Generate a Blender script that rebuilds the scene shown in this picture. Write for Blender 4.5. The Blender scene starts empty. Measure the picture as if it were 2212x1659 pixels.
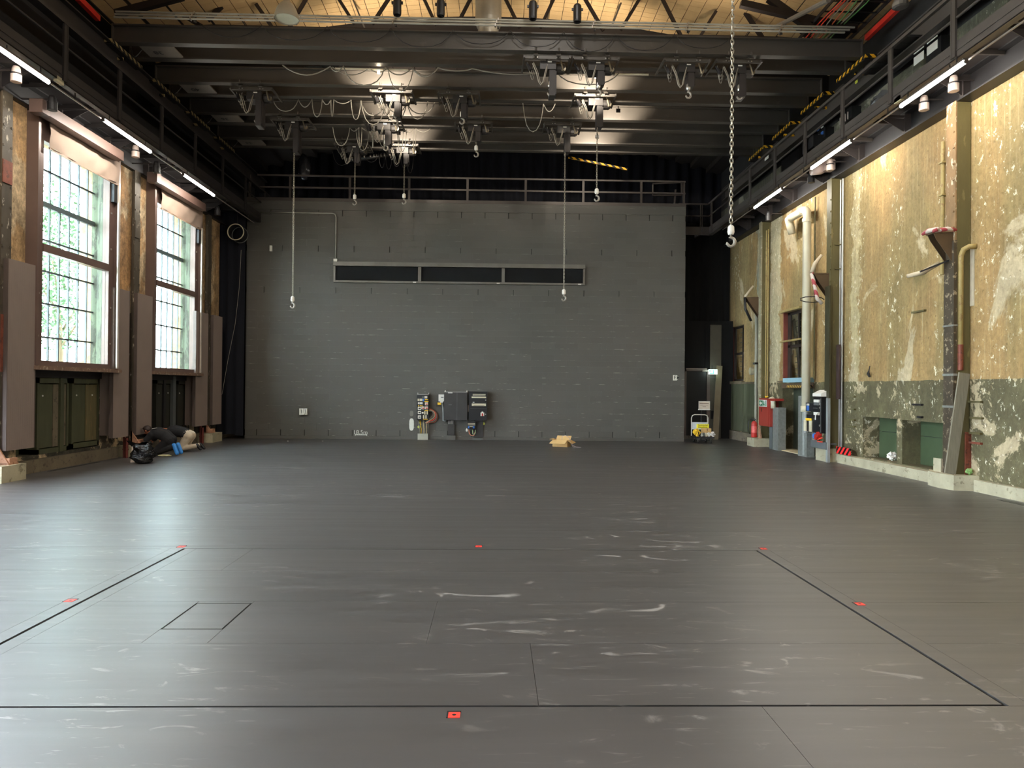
import bpy, bmesh, math, random
from mathutils import Vector, Matrix, noise
random.seed(7)
C = bpy.context.scene.collection
SC = bpy.context.scene
# ------------------------------------------------------------------ camera
F, CX, CY, HC = 1533.0, 1106.0, 829.5, 1.7
yaw, pitch, roll = .0241, .0055, .009
_f = Vector((math.sin(yaw)*math.cos(pitch), math.cos(yaw)*math.cos(pitch), math.sin(pitch)))
_r = Vector((math.cos(yaw), -math.sin(yaw), 0)); _u = _r.cross(_f)
RR = _r*math.cos(roll) + _u*math.sin(roll); UU = _u*math.cos(roll) - _r*math.sin(roll)
cd = bpy.data.cameras.new('camera'); cam = bpy.data.objects.new('camera', cd); C.objects.link(cam)
cd.sensor_width = 36; cd.lens = 36*F/2212; cd.clip_end = 300
cam.matrix_world = Matrix(((RR.x, UU.x, -_f.x, 0), (RR.y, UU.y, -_f.y, 0), (RR.z, UU.z, -_f.z, HC), (0, 0, 0, 1)))
SC.camera = cam
# ------------------------------------------------------------------ world, exposure
SC.view_settings.view_transform = 'Standard'; SC.view_settings.look = 'None'
SC.view_settings.exposure = 1.0; SC.view_settings.gamma = 1.0
SC.view_settings.use_curve_mapping = False
W = bpy.data.worlds.new('world'); SC.world = W; W.use_nodes = True
bg = W.node_tree.nodes['Background']; bg.inputs[0].default_value = (.75, .85, 1.0, 1); bg.inputs[1].default_value = 22.0
SC.cycles.max_bounces = 7; SC.cycles.diffuse_bounces = 4; SC.cycles.glossy_bounces = 3
SC.cycles.transparent_max_bounces = 8; SC.cycles.sample_clamp_indirect = 6
LED = 92.0; FILL = 56.0; UP = 9.0; SPOT = 230.0

def lamp(name, kind, loc, energy, color=(1, .93, .82), size=.1, rot=(0, 0, 0), size_y=None, spot=None):
    d = bpy.data.lights.new(name, kind); d.energy = energy; d.color = color
    if kind == 'AREA':
        d.size = size
        if size_y: d.shape = 'RECTANGLE'; d.size_y = size_y
    else: d.shadow_soft_size = size
    if kind == 'SPOT': d.spot_size = spot or 2.4; d.spot_blend = .6
    o = bpy.data.objects.new(name, d); C.objects.link(o); o.location = loc; o.rotation_euler = rot
    return o

# ------------------------------------------------------------------ helpers
def P(px, py, X=None, Y=None, Z=None):
    """a pixel of the photograph's frame on one of the room's planes"""
    d = _f + RR*((px-CX)/F) - UU*((py-CY)/F)
    t = X/d.x if X is not None else (Y/d.y if Y is not None else (Z-HC)/d.z)
    return Vector((0, 0, HC)) + d*t
def lin(c):
    return tuple((x/12.92 if x <= .04045 else ((x+.055)/1.055)**2.4) for x in [v/255 for v in c])

class MB:
    def __init__(s): s.v = []; s.f = []
    def add(s, vs, fs):
        b = len(s.v); s.v += [tuple(v) for v in vs]; s.f += [tuple(b+i for i in f) for f in fs]; return s
    def box(s, x0, x1, y0, y1, z0, z1):
        vs = [(x, y, z) for z in (z0, z1) for y in (y0, y1) for x in (x0, x1)]
        return s.add(vs, [(0, 2, 3, 1), (4, 5, 7, 6), (0, 1, 5, 4), (1, 3, 7, 5), (3, 2, 6, 7), (2, 0, 4, 6)])
    def obox(s, c, a, b, d):
        c = Vector(c); a = Vector(a)/2; b = Vector(b)/2; d = Vector(d)/2
        vs = [c+a*i+b*j+d*k for k in (-1, 1) for j in (-1, 1) for i in (-1, 1)]
        fs = [(0, 2, 3, 1), (4, 5, 7, 6), (0, 1, 5, 4), (1, 3, 7, 5), (3, 2, 6, 7), (2, 0, 4, 6)]
        if a.cross(b).dot(d) < 0: fs = [f[::-1] for f in fs]
        return s.add(vs, fs)
    def bar(s, p, q, w, h=None, up=(0, 0, 1)):
        p = Vector(p); q = Vector(q); h = h or w; d = q-p; t = d.normalized(); u = Vector(up)
        if abs(t.dot(u)) > .98: u = Vector((1, 0, 0))
        sd = t.cross(u).normalized(); u = sd.cross(t)
        return s.obox((p+q)/2, sd*w, d, u*h)
    def tube(s, pts, r, n=8, close=False):
        pts = [Vector(p) for p in pts]; N = len(pts); rings = []
        t0 = (pts[1]-pts[0]).normalized(); u = Vector((0, 0, 1)) if abs(t0.z) < .9 else Vector((1, 0, 0))
        sd = t0.cross(u).normalized()
        for i, p in enumerate(pts):
            if close: t = (pts[(i+1) % N]-pts[i-1])
            else: t = (pts[min(i+1, N-1)]-pts[max(i-1, 0)])
            t = t.normalized(); sd = (sd - t*sd.dot(t)).normalized(); up = sd.cross(t)
            rr = r[i] if isinstance(r, (list, tuple)) else r
            rings.append([p + (sd*math.cos(2*math.pi*k/n)+up*math.sin(2*math.pi*k/n))*rr for k in range(n)])
        vs = [v for g in rings for v in g]; fs = []
        for i in range(N if close else N-1):
            a = i*n; b = ((i+1) % N)*n
            for k in range(n): fs.append((a+k, a+(k+1) % n, b+(k+1) % n, b+k))
        if not close: fs += [tuple(range(n))[::-1], tuple((N-1)*n+k for k in range(n))]
        return s.add(vs, fs)
    def cyl(s, p, q, r, n=12, r2=None): return s.tube([p, q], [r, r if r2 is None else r2], n)
    def lathe(s, prof, o, n=16, axis='z'):
        vs = []; fs = []
        for (r, h) in prof:
            for k in range(n):
                a = 2*math.pi*k/n; x, y = r*math.cos(a), r*math.sin(a)
                vs.append((o[0]+x, o[1]+y, o[2]+h) if axis == 'z' else ((o[0]+x, o[1]+h, o[2]+y) if axis == 'y' else (o[0]+h, o[1]+x, o[2]+y)))
        for i in range(len(prof)-1):
            for k in range(n): fs.append((i*n+k, i*n+(k+1) % n, (i+1)*n+(k+1) % n, (i+1)*n+k))
        return s.add(vs, fs)
    def quad(s, a, b, c, d): return s.add([a, b, c, d], [(0, 1, 2, 3)])
    def ibeam(s, x0, x1, y, z0, z1, w, t=.03, axis='x'):
        for (a, b, c, d) in ((-w/2, w/2, z0, z0+t), (-w/2, w/2, z1-t, z1), (-.012, .012, z0+t, z1-t)):
            if axis == 'x': s.box(x0, x1, y+a, y+b, c, d)
            else: s.box(y+a, y+b, x0, x1, c, d)
        return s

def wloc(o):
    v = Vector((0, 0, 0))
    while o is not None: v += o.location; o = o.parent
    return v
def props(o, label=None, cat=None, group=None, kind=None):
    if label: o['label'] = label
    if cat: o['category'] = cat
    if group: o['group'] = group
    if kind: o['kind'] = kind
    return o
def obj(name, mb, m, parent=None, smooth=False, label=None, cat=None, group=None, kind=None):
    me = bpy.data.meshes.new(name)
    vs = mb.v
    if parent is None:
        xs = [v[0] for v in vs]; ys = [v[1] for v in vs]; zs = [v[2] for v in vs]
        org = Vector(((min(xs)+max(xs))/2, (min(ys)+max(ys))/2, min(zs))); loc = org
    else: org = wloc(parent); loc = Vector((0, 0, 0))
    me.from_pydata([(v[0]-org.x, v[1]-org.y, v[2]-org.z) for v in vs], [], mb.f); me.update()
    me.materials.append(m)
    if smooth:
        for p in me.polygons: p.use_smooth = True
    o = bpy.data.objects.new(name, me); C.objects.link(o); o.location = loc
    if parent is not None: o.parent = parent
    return props(o, label, cat, group, kind)
def thing(name, label, cat, loc=(0, 0, 0), group=None, kind=None):
    o = bpy.data.objects.new(name, None); C.objects.link(o); o.location = Vector(loc); o.empty_display_size = .1
    return props(o, label, cat, group, kind)
def inst(src, name, loc, parent=None, rotz=0, rot=None):
    o = bpy.data.objects.new(name, src.data); C.objects.link(o)
    o.location = Vector(loc) - (wloc(parent) if parent else Vector()); o.rotation_euler = rot or (0, 0, rotz)
    if parent: o.parent = parent
    return o
def copy_tree(o, parent=None):
    c = o.copy(); C.objects.link(c); c.parent = parent
    for ch in list(o.children): copy_tree(ch, c)
    return c
def text_mesh(name, s, size, origin, xd, yd, m, parent=None, depth=.003, **kw):
    cu = bpy.data.curves.new(name, 'FONT'); cu.body = s; cu.size = size; cu.align_x = 'CENTER'; cu.align_y = 'CENTER'; cu.extrude = depth
    t = bpy.data.objects.new(name, cu); C.objects.link(t)
    dg = bpy.context.evaluated_depsgraph_get(); me0 = t.evaluated_get(dg).to_mesh()
    xd = Vector(xd); yd = Vector(yd); nd = xd.cross(yd); o = Vector(origin)
    mb = MB(); mb.add([o+xd*v.co.x+yd*v.co.y+nd*v.co.z for v in me0.vertices], [tuple(p.vertices) for p in me0.polygons])
    t.evaluated_get(dg).to_mesh_clear(); bpy.data.objects.remove(t); bpy.data.curves.remove(cu)
    return obj(name, mb, m, parent, **kw)

# ------------------------------------------------------------------ materials
def newmat(name):
    m = bpy.data.materials.new(name); m.use_nodes = True; nt = m.node_tree; nt.nodes.clear()
    out = nt.nodes.new('ShaderNodeOutputMaterial'); b = nt.nodes.new('ShaderNodeBsdfPrincipled'); nt.links.new(b.outputs[0], out.inputs[0])
    return m, nt, b
class N:
    def __init__(s, nt): s.nt = nt; g = nt.nodes.new('ShaderNodeNewGeometry'); s.pos = g.outputs['Position']; s.island = g.outputs['Random Per Island']
    def link(s, a, b): s.nt.links.new(a, b)
    def map(s, sc, loc=(0, 0, 0), src=None):
        n = s.nt.nodes.new('ShaderNodeMapping'); n.inputs['Scale'].default_value = sc; n.inputs['Location'].default_value = loc
        s.link(src or s.pos, n.inputs[0]); return n.outputs[0]
    def noise(s, scale=1, detail=4, rough=.55, sc=(1, 1, 1), loc=(0, 0, 0), dist=0):
        n = s.nt.nodes.new('ShaderNodeTexNoise'); n.inputs['Scale'].default_value = scale; n.inputs['Detail'].default_value = detail
        n.inputs['Roughness'].default_value = rough; n.inputs['Distortion'].default_value = dist
        s.link(s.map(sc, loc), n.inputs['Vector']); return n.outputs['Fac']
    def ramp(s, v, a, b, lo=0., hi=1.):
        n = s.nt.nodes.new('ShaderNodeMapRange'); n.inputs[1].default_value = a; n.inputs[2].default_value = b
        n.inputs[3].default_value = lo; n.inputs[4].default_value = hi; s.link(v, n.inputs[0]); return n.outputs[0]
    def math(s, op, a, b=None):
        n = s.nt.nodes.new('ShaderNodeMath'); n.operation = op
        for i, v in enumerate((a, b)):
            if v is None: continue
            if isinstance(v, (int, float)): n.inputs[i].default_value = v
            else: s.link(v, n.inputs[i])
        return n.outputs[0]
    def mix(s, f, a, b, mode='MIX'):
        n = s.nt.nodes.new('ShaderNodeMix'); n.data_type = 'RGBA'; n.blend_type = mode
        if isinstance(f, (int, float)): n.inputs[0].default_value = f
        else: s.link(f, n.inputs[0])
        for i, v in ((6, a), (7, b)):
            if isinstance(v, tuple): n.inputs[i].default_value = (*v[:3], 1)
            else: s.link(v, n.inputs[i])
        return n.outputs[2]
    def sep(s):
        n = s.nt.nodes.new('ShaderNodeSeparateXYZ'); s.link(s.pos, n.inputs[0]); return n.outputs
    def bump(s, b, h, strength=.2, dist=.02):
        n = s.nt.nodes.new('ShaderNodeBump'); n.inputs['Strength'].default_value = strength; n.inputs['Distance'].default_value = dist
        s.link(h, n.inputs['Height']); s.link(n.outputs[0], b.inputs['Normal'])
    def objrand(s): return s.nt.nodes.new('ShaderNodeObjectInfo').outputs['Random']

_mc = {}
def M(name, rgb, rough=.6, metal=0., var=.12, scale=3., bump=0., sc=(1, 1, 1), c2=None, amt=.5, thr=.55, rnd=0.):
    """painted / worn surface: colour with soft mottling, an optional second colour in noise patches"""
    if name in _mc: return _mc[name]
    m, nt, b = newmat(name); n = N(nt); c = lin(rgb)
    n1 = n.noise(scale, 5, .6, sc)
    col = n.mix(n.ramp(n1, .3, .7), tuple(x*(1-var) for x in c), tuple(min(1, x*(1+var)) for x in c))
    if rnd: col = n.mix(n.math('MULTIPLY', n.objrand(), rnd), col, tuple(x*.6 for x in c))
    if c2:
        n2 = n.noise(scale*2.3, 7, .65, sc, (7, 3, 1)); col = n.mix(n.ramp(n2, thr, thr+.06, 0, amt), col, lin(c2))
    n.link(col, b.inputs['Base Color']); b.inputs['Roughness'].default_value = rough; b.inputs['Metallic'].default_value = metal
    if bump: n.bump(b, n.noise(scale*12, 4, .6, sc), bump, .01)
    _mc[name] = m; return m
def emis(name, rgb, st):
    m, nt, b = newmat(name); b.inputs['Base Color'].default_value = (*lin(rgb), 1)
    b.inputs['Emission Color'].default_value = (*lin(rgb), 1); b.inputs['Emission Strength'].default_value = st; return m

def plaster(name, c1, c2, patch, dado, dz, pthr=.56, fleck=(210, 205, 185), streak=.35, wear=(), bands=(), mot=(.8, 1.08, .78, 1.1)):
    m, nt, b = newmat(name); n = N(nt); c1, c2, patch, dado, fleck = map(lin, (c1, c2, patch, dado, fleck))
    X, Y, Z = n.sep()
    big = n.noise(.5, 6, .6, (1, 1.6, .35), (2, 0, 1)); col = n.mix(n.ramp(big, .42, .58), c1, c2)
    wob = n.ramp(n.noise(1.6, 7, .7, (1, 1, 1), (0, 3, 3)), .3, .7, -.22, .22); Yw = n.math('ADD', Y, wob)
    for (ya, yb, bc) in bands:
        bm = n.math('MULTIPLY', n.ramp(Yw, ya-.03, ya+.03), n.ramp(Yw, yb+.03, yb-.03)); col = n.mix(n.math('MULTIPLY', bm, .85), col, lin(bc))
    st = n.noise(1.3, 6, .7, (3, 7, .22)); col = n.mix(n.ramp(st, .5, .78, 0, streak), col, tuple(x*.42 for x in c1), 'MIX')
    st2 = n.noise(2.1, 6, .7, (3, 9, .3), (5, 5, 5)); col = n.mix(n.ramp(st2, .56, .72, 0, .4), col, tuple(min(1, x*1.35) for x in patch))
    pt = n.noise(.55, 8, .62, (1, 1, .6), (3, 1, 7), .6); pm = n.ramp(pt, pthr, pthr+.025, 0, .9); col = n.mix(pm, col, patch)
    if dado:
        zz = n.math('ADD', Z, n.ramp(n.noise(3, 3), .3, .7, -.012, .012))
        dm = n.math('LESS_THAN', zz, dz)
        dn = n.noise(1.1, 7, .65, (1, 1, 1), (1, 8, 2)); dc = n.mix(n.ramp(dn, .4, .66), dado, tuple(x*1.5 for x in dado))
        pt2 = n.noise(1.5, 9, .7, (1, 1, 1), (2, 9, 4), .4); dc = n.mix(n.ramp(pt2, .555, .585, 0, .85), dc, patch)
        col = n.mix(dm, col, dc)
    mo = n.ramp(n.noise(2.2, 9, .68, (1, 1, .8), (6, 2, 2), .3), .36, .62, mot[0], mot[1]); gr = n.ramp(n.noise(13, 7, .75, (1, 1, .8), (1, 6, 2)), .36, .64, mot[2], mot[3])
    mm = n.math('MULTIPLY', mo, gr); cb = n.nt.nodes.new('ShaderNodeCombineXYZ'); [n.link(mm, cb.inputs[i]) for i in range(3)]; col = n.mix(1.0, col, cb.outputs[0], 'MULTIPLY')
    fl = n.noise(9, 8, .75, (1, 1, .7)); fz = n.ramp(n.noise(.7, 4, .5, (1, 1, .5), (4, 4, 9)), 0, 1, -.06, .94)
    fzz = n.ramp(fz, .5, .6)
    for (yc, hw) in wear:
        wm = n.ramp(n.math('ABSOLUTE', n.math('SUBTRACT', Yw, yc)), hw, hw*.5, 0, .9); fzz = n.math('MAXIMUM', fzz, wm)
    fm = n.math('MULTIPLY', n.ramp(fl, .59, .62), fzz); col = n.mix(fm, col, fleck)
    dk = n.noise(14, 6, .7, (1, 1, 1), (2, 2, 2)); col = n.mix(n.ramp(dk, .6, .66, 0, .6), col, tuple(x*.3 for x in c1))
    n.link(col, b.inputs['Base Color']); b.inputs['Roughness'].default_value = .82
    h = n.math('ADD', n.math('MULTIPLY', pm, -.6), n.noise(22, 5, .65)); n.bump(b, h, .45, .02)
    return m

def floor_mat():
    m, nt, b = newmat('black_vinyl'); n = N(nt)
    a = lin((56, 53, 51)); c = lin((63, 59, 56))
    col = n.mix(n.ramp(n.noise(1.2, 5, .6, (.25, 2.6, 1)), .35, .68), a, c)
    sc = n.noise(2.6, 7, .62, (.8, 1.9, 1), (3, 1, 0), 1.6); zone = n.noise(.33, 3, .5, (1, 1, 1), (9, 2, 0))
    sm = n.math('MULTIPLY', n.ramp(sc, .60, .68), n.ramp(zone, .40, .55)); col = n.mix(n.math('MULTIPLY', sm, .5), col, lin((170, 164, 156)))
    s2 = n.noise(5, 5, .6, (.5, 4.5, 1), (1, 7, 0), .8); col = n.mix(n.math('MULTIPLY', n.ramp(s2, .63, .7), n.ramp(zone, .4, .65, 0, .5)), col, lin((180, 175, 168)))
    dk = n.noise(3.1, 4, .5, (1, 1.6, 1), (11, 3, 0), .5); col = n.mix(n.ramp(dk, .66, .74, 0, .3), col, tuple(x*.5 for x in a))
    n.link(col, b.inputs['Base Color'])
    r = n.math('ADD', n.ramp(n.noise(2, 5, .6, (.18, 3.2, 1), (0, 4, 0)), .3, .7, .36, .44), n.math('MULTIPLY', sm, .12)); n.link(r, b.inputs['Roughness']); b.inputs['Specular IOR Level'].default_value = 1.0; b.inputs['IOR'].default_value = 1.62
    n.bump(b, n.noise(2.4, 4, .6, (.5, 1.6, 1)), .05, .01); return m

def block_mat():
    m, nt, b = newmat('painted_block'); n = N(nt)
    c = lin((84, 82, 76)); rnd = n.math('FRACT', n.math('ADD', n.objrand(), n.island))
    col = n.mix(rnd, tuple(x*.93 for x in c), tuple(x*1.07 for x in c))
    big = n.noise(.35, 4, .5); col = n.mix(n.ramp(big, .4, .65, 0, .5), col, lin((92, 86, 80)))
    sp = n.noise(9, 8, .7, (.5, 1, 2.6)); zn = n.noise(.5, 4, .5, (1, 1, .6), (5, 5, 5)); X, Y, Z = n.sep()
    low = n.ramp(Z, 5.5, .5, .15, .8)
    col = n.mix(n.math('MULTIPLY', n.math('MULTIPLY', n.ramp(sp, .66, .70), n.ramp(zn, .42, .58)), low), col, lin((190, 186, 172)))
    jz = n.math('FRACT', n.math('DIVIDE', n.math('SUBTRACT', Z, .1), .192)); jm = n.math('LESS_THAN', jz, .09)
    s2 = n.noise(3.2, 5, .6, (1, 1, 4), (8, 1, 1)); col = n.mix(n.math('MULTIPLY', n.math('MULTIPLY', jm, n.ramp(s2, .55, .66)), low), col, lin((165, 160, 148)))
    n.link(col, b.inputs['Base Color']); b.inputs['Roughness'].default_value = .62; n.bump(b, n.noise(30, 4), .25, .01); return m

def hazard(name, a=(225, 165, 30), c=(12, 12, 12), k=5.5, soft=1.):
    m, nt, b = newmat(name); n = N(nt); X, Y, Z = n.sep()
    s = n.math('FRACT', n.math('MULTIPLY', n.math('ADD', n.math('ADD', X, Y), Z), k)); f = n.math('LESS_THAN', s, .5)
    n.link(n.mix(f, lin(a), lin(c)), b.inputs['Base Color']); b.inputs['Roughness'].default_value = .5; return m
def wood_mat():
    m, nt, b = newmat('roof_board'); n = N(nt)
    g = n.noise(6, 5, .6, (1, .25, 1)); c = lin((206, 172, 122))
    col = n.mix(n.ramp(g, .3, .7), tuple(x*.86 for x in c), c); col = n.mix(n.math('MULTIPLY', n.objrand(), .4), col, lin((190, 154, 106)))
    col = n.mix(n.ramp(n.noise(14, 5, .7), .68, .72, 0, .7), col, lin((90, 62, 40)))
    n.link(col, b.inputs['Base Color']); b.inputs['Roughness'].default_value = .7; return m
def glass_mat():
    m = bpy.data.materials.new('window_glass'); m.use_nodes = True; nt = m.node_tree; nt.nodes.clear()
    o = nt.nodes.new('ShaderNodeOutputMaterial'); t = nt.nodes.new('ShaderNodeBsdfTransparent'); g = nt.nodes.new('ShaderNodeBsdfGlossy'); x = nt.nodes.new('ShaderNodeMixShader')
    t.inputs[0].default_value = (.93, .97, .95, 1); g.inputs['Roughness'].default_value = .03
    x.inputs[0].default_value = .05; nt.links.new(t.outputs[0], x.inputs[1]); nt.links.new(g.outputs[0], x.inputs[2]); nt.links.new(x.outputs[0], o.inputs[0]); return m

PL_R = plaster('ochre_plaster', (164, 132, 84), (144, 124, 80), (190, 172, 138), (88, 82, 56), 1.92, .565, (232, 224, 200), .5, ((11.55, .8), (12.95, .35), (16.1, .45), (14.6, .3), (20.9, .5)), ((15.95, 16.35, (186, 170, 130)), (20.45, 21.25, (196, 184, 150)), (21.6, 22.3, (150, 152, 136))))
PL_L = plaster('brown_plaster', (176, 134, 88), (192, 158, 114), (208, 184, 148), (62, 60, 50), 1.2, .58, (206, 190, 160), .6, mot=(.45, 1.15, .6, 1.2))
PL_U = plaster('grey_green_plaster', (104, 102, 82), (84, 82, 70), (150, 146, 128), None or (88, 90, 74), -9, .58)
VINYL = floor_mat(); BLOCK = block_mat(); HAZ = hazard('hazard_paint'); WOOD = wood_mat(); GLASS = glass_mat()
STEEL = M('black_brown_steel', (62, 56, 54), .45, .3, .12, 2)
GIRD = M('girder_paint', (70, 65, 59), .5, .1, .1, 1.5, c2=(96, 90, 82), amt=.25, thr=.62)
GAL = M('gallery_paint', (76, 69, 64), .5, .1, .12, 2)
DARK = M('near_black_steel', (34, 32, 33), .5, .1)
BLACK = M('black_paint', (20, 20, 22), .45)
BROWN = M('brown_frame_paint', (108, 88, 80), .4, .2, .08)
PANEL = M('grey_brown_acoustic', (122, 108, 99), .75, 0, .05, 2)
BLINDM = M('beige_blind_fabric', (146, 126, 112), .85, 0, .05, 3)
COLM = M('rusty_riveted_steel', (78, 70, 58), .6, .2, .2, 4, .2, (1, 1, .5), (190, 178, 160), .8, .6)
OLIVE = M('olive_column_paint', (92, 84, 52), .5, .1, .2, 3, .1, (1, 1, .3), (140, 124, 84), .5, .6)
RUST = M('rust_red_steel', (124, 66, 48), .6, .2, .25, 6, .2, c2=(60, 40, 34), amt=.6)
CONC = M('pale_concrete', (168, 160, 134), .9, 0, .14, 3, .5, c2=(92, 88, 66), amt=.6, thr=.58)
CONCD = M('dark_concrete', (110, 100, 82), .9, 0, .18, 3, .5, c2=(60, 54, 46), amt=.6, thr=.56)
GREEN = M('dark_green_board', (74, 76, 54), .6, 0, .2, 3, .2, (1, 2, .3), (120, 106, 78), .6, .64)
GREEN2 = M('green_sheet', (66, 80, 54), .5, .1, .12, 2)
BROWNB = M('weathered_board', (104, 90, 70), .8, 0, .25, 5, .3, (1, 2, .3), (60, 52, 42), .7)
CREAM = M('cream_pipe_paint', (206, 196, 168), .5, 0, .06, 2, .05)
TAN = M('tan_pipe', (156, 136, 84), .6, 0, .15, 5, .1, c2=(120, 80, 56), amt=.5)
GALV = M('galvanised_steel', (134, 136, 130), .5, .35, .18, 14, .05)
CHROME = M('bright_metal', (200, 196, 190), .3, .9, .04)
CABLEW = M('pale_cable', (140, 134, 122), .5); CABLEK = M('black_cable', (30, 28, 28), .5)
WHITE = M('white_plastic', (222, 218, 208), .5, 0, .03); GREYP = M('grey_plastic', (92, 94, 92), .5)
YEL = M('yellow_plastic', (235, 190, 40), .5, 0, .03); BLUE = M('blue_plastic', (60, 110, 190), .5); REDM = M('red_paint', (176, 40, 32), .4, 0, .04)
REDB = M('brick_red_paint', (150, 52, 40), .5, 0, .04); ORANGE = M('orange_red_plastic', (240, 74, 50), .5)
CURT = M('black_navy_cloth', (12, 14, 24), .95, 0, .2, 2); CURTK = M('black_cloth', (9, 9, 10), .95)
CARD = M('cardboard', (208, 170, 112), .8, 0, .06, 4); WHITEP = M('white_paint_mark', (225, 222, 212), .6)
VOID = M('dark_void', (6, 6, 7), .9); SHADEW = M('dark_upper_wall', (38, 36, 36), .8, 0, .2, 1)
LEDM = emis('led_tube_glow', (255, 248, 236), LED)
BULB = emis('lamp_glow', (255, 236, 205), 60.0)
HALL_X0, HALL_X1, YEND = -8.85, 8.3, 25.6
# ================================================================== LARGE STRUCTURE
# ---- floor: dark base slab, vinyl sheets laid in lanes, joints left open
fl = obj('floor', MB().box(-9.6, 9.2, -8, 27, -.3, -.03), DARK, kind='structure')
LX0, LX1, LY0, LY1 = -3.21, 2.79, 3.82, 7.47
G = .0028
def sheet(rects, name='vinyl_sheet'):
    mb = MB()
    for (a, b, c, d) in rects: mb.box(a+G/2, b-G/2, c+G/2, d-G/2, -.03, 0)
    return obj(name, mb, VINYL, fl)
FX0, FX1 = -9.2, 8.7
ys = [LY0-.03-.92*k for k in range(13, 0, -1)]
cutsx = {LY0-.03-.92: [1.45], LY0-.03-2*.92: [-2.6]}
lanes = [(y, y+.92) for y in ys]
for (a, b) in lanes:
    xs = [FX0] + cutsx.get(a, []) + [FX1]
    for x0, x1 in zip(xs, xs[1:]): sheet([(x0, x1, a, b)])
ly = [LY0, 4.73, 5.65, 6.58, LY1]
for i in range(4):
    a, b = ly[i], ly[i+1]
    sheet([(FX0, LX0-.14, a-(.03 if i == 0 else 0), b)]); sheet([(LX1+.14, FX1, a-(.03 if i == 0 else 0), b)])
sheet([(LX0-.14, LX0-.012, LY0-.03, LY1)], 'vinyl_strip'); sheet([(LX1+.012, LX1+.14, LY0-.03, LY1)], 'vinyl_strip')
sheet([(LX0+.012, LX0+.13, LY0-.012, LY1-.01)], 'vinyl_strip')
xi0, xi1 = LX0+.13, LX1-.012
for i, cut in enumerate([[.25], [-.44], [], [-2.5]]):
    a, b = ly[i]-(.012 if i == 0 else 0), ly[i+1]-(.01 if i == 3 else 0)
    xs = [xi0] + cut + [xi1]
    for x0, x1 in zip(xs, xs[1:]):
        if i == 1 and x0 < -2:
            sheet([(x0, -2.31, a, b), (-1.88, x1, a, b), (-2.31, -1.88, a, 5.0), (-2.31, -1.88, 5.6, b)])
        else: sheet([(x0, x1, a, b)])
obj('trapdoor', MB().box(-2.298, -1.892, 5.012, 5.588, -.03, 0), VINYL, fl)
y = LY1
sheet([(FX0, FX1, y, y+.07)], 'vinyl_strip'); y += .07
while y < 26.5:
    sheet([(FX0, FX1, y, y+.92)]); y += .92
# dark floor slots beside the ledges
slot = MB(); a = P(2155, 1079, Z=.002); b = P(2240, 1099, Z=.002)
slot.box(a.x-.02, a.x+.12, b.y-1.2, a.y, -.02, .003)
a = P(108, 1018, Z=0); b = P(225, 998, Z=0); slot.box(a.x-.06, a.x+.03, a.y, b.y, -.02, .003)
obj('trim_1', slot, BLACK, kind='structure')

def wall_cells(mb, X, th, y0, y1, z0, z1, ops):
    """wall in the plane X (outer face X+th) with real openings"""
    ys_ = sorted({y0, y1, *[o[0] for o in ops], *[o[1] for o in ops]}); zs_ = sorted({z0, z1, *[o[2] for o in ops], *[o[3] for o in ops]})
    lo, hi = min(X, X+th), max(X, X+th)
    for i in range(len(ys_)-1):
        for k in range(len(zs_)-1):
            cy, cz = (ys_[i]+ys_[i+1])/2, (zs_[k]+zs_[k+1])/2
            if any(o[0] < cy < o[1] and o[2] < cz < o[3] for o in ops): continue
            for x in (X, X+th):
                q = [(x, ys_[i], zs_[k]), (x, ys_[i+1], zs_[k]), (x, ys_[i+1], zs_[k+1]), (x, ys_[i], zs_[k+1])]
                mb.quad(*(q if (x == hi) else q[::-1]))
    for (a, b, c, d) in ops:
        mb.quad((lo, a, c), (hi, a, c), (hi, a, d), (lo, a, d)); mb.quad((lo, b, c), (lo, b, d), (hi, b, d), (hi, b, c))
        mb.quad((lo, a, c), (lo, b, c), (hi, b, c), (hi, a, c)); mb.quad((lo, a, d), (hi, a, d), (hi, b, d), (lo, b, d))
    mb.quad((lo, y0, z1), (hi, y0, z1), (hi, y1, z1), (lo, y1, z1)); mb.quad((lo, y1, z0), (hi, y1, z0), (hi, y1, z1), (lo, y1, z1))
    return mb
XL, XR = -8.85, 8.3
BAY = [13.3+4.5*k for k in range(-4, 2)]          # near edge of each window casing
ops = []
for y in BAY: ops += [(y+.3, y+2.76, 2.05, 6.55), (y+.05, y+2.85, .32, 1.85)]
wl = obj('wall_left', wall_cells(MB(), XL, -.45, -8, YEND, -.05, 6.85, ops), PL_L, kind='structure')
ops_r = [(14.46, 15.81, .22, 1.13), (12.91, 14.26, .22, 1.12), (18.28, 20.28, .0, 1.88), (19.05, 20.27, 1.98, 3.93), (23.5, 24.85, 2.0, 3.9), (18.62, 19.3, 5.85, 6.28)]
wr = obj('wall_right', wall_cells(MB(), XR, .45, -8, 26.6, -.05, 6.82, ops_r), PL_R, kind='structure')
for y in [-8.0]+[q+2.9 for q in BAY]:
    y2 = min([q for q in BAY if q > y] + [22.5]); obj('pier', MB().box(-8.86, -8.69, y, y2, 3.4, 6.84), PL_L, wl)
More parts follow.
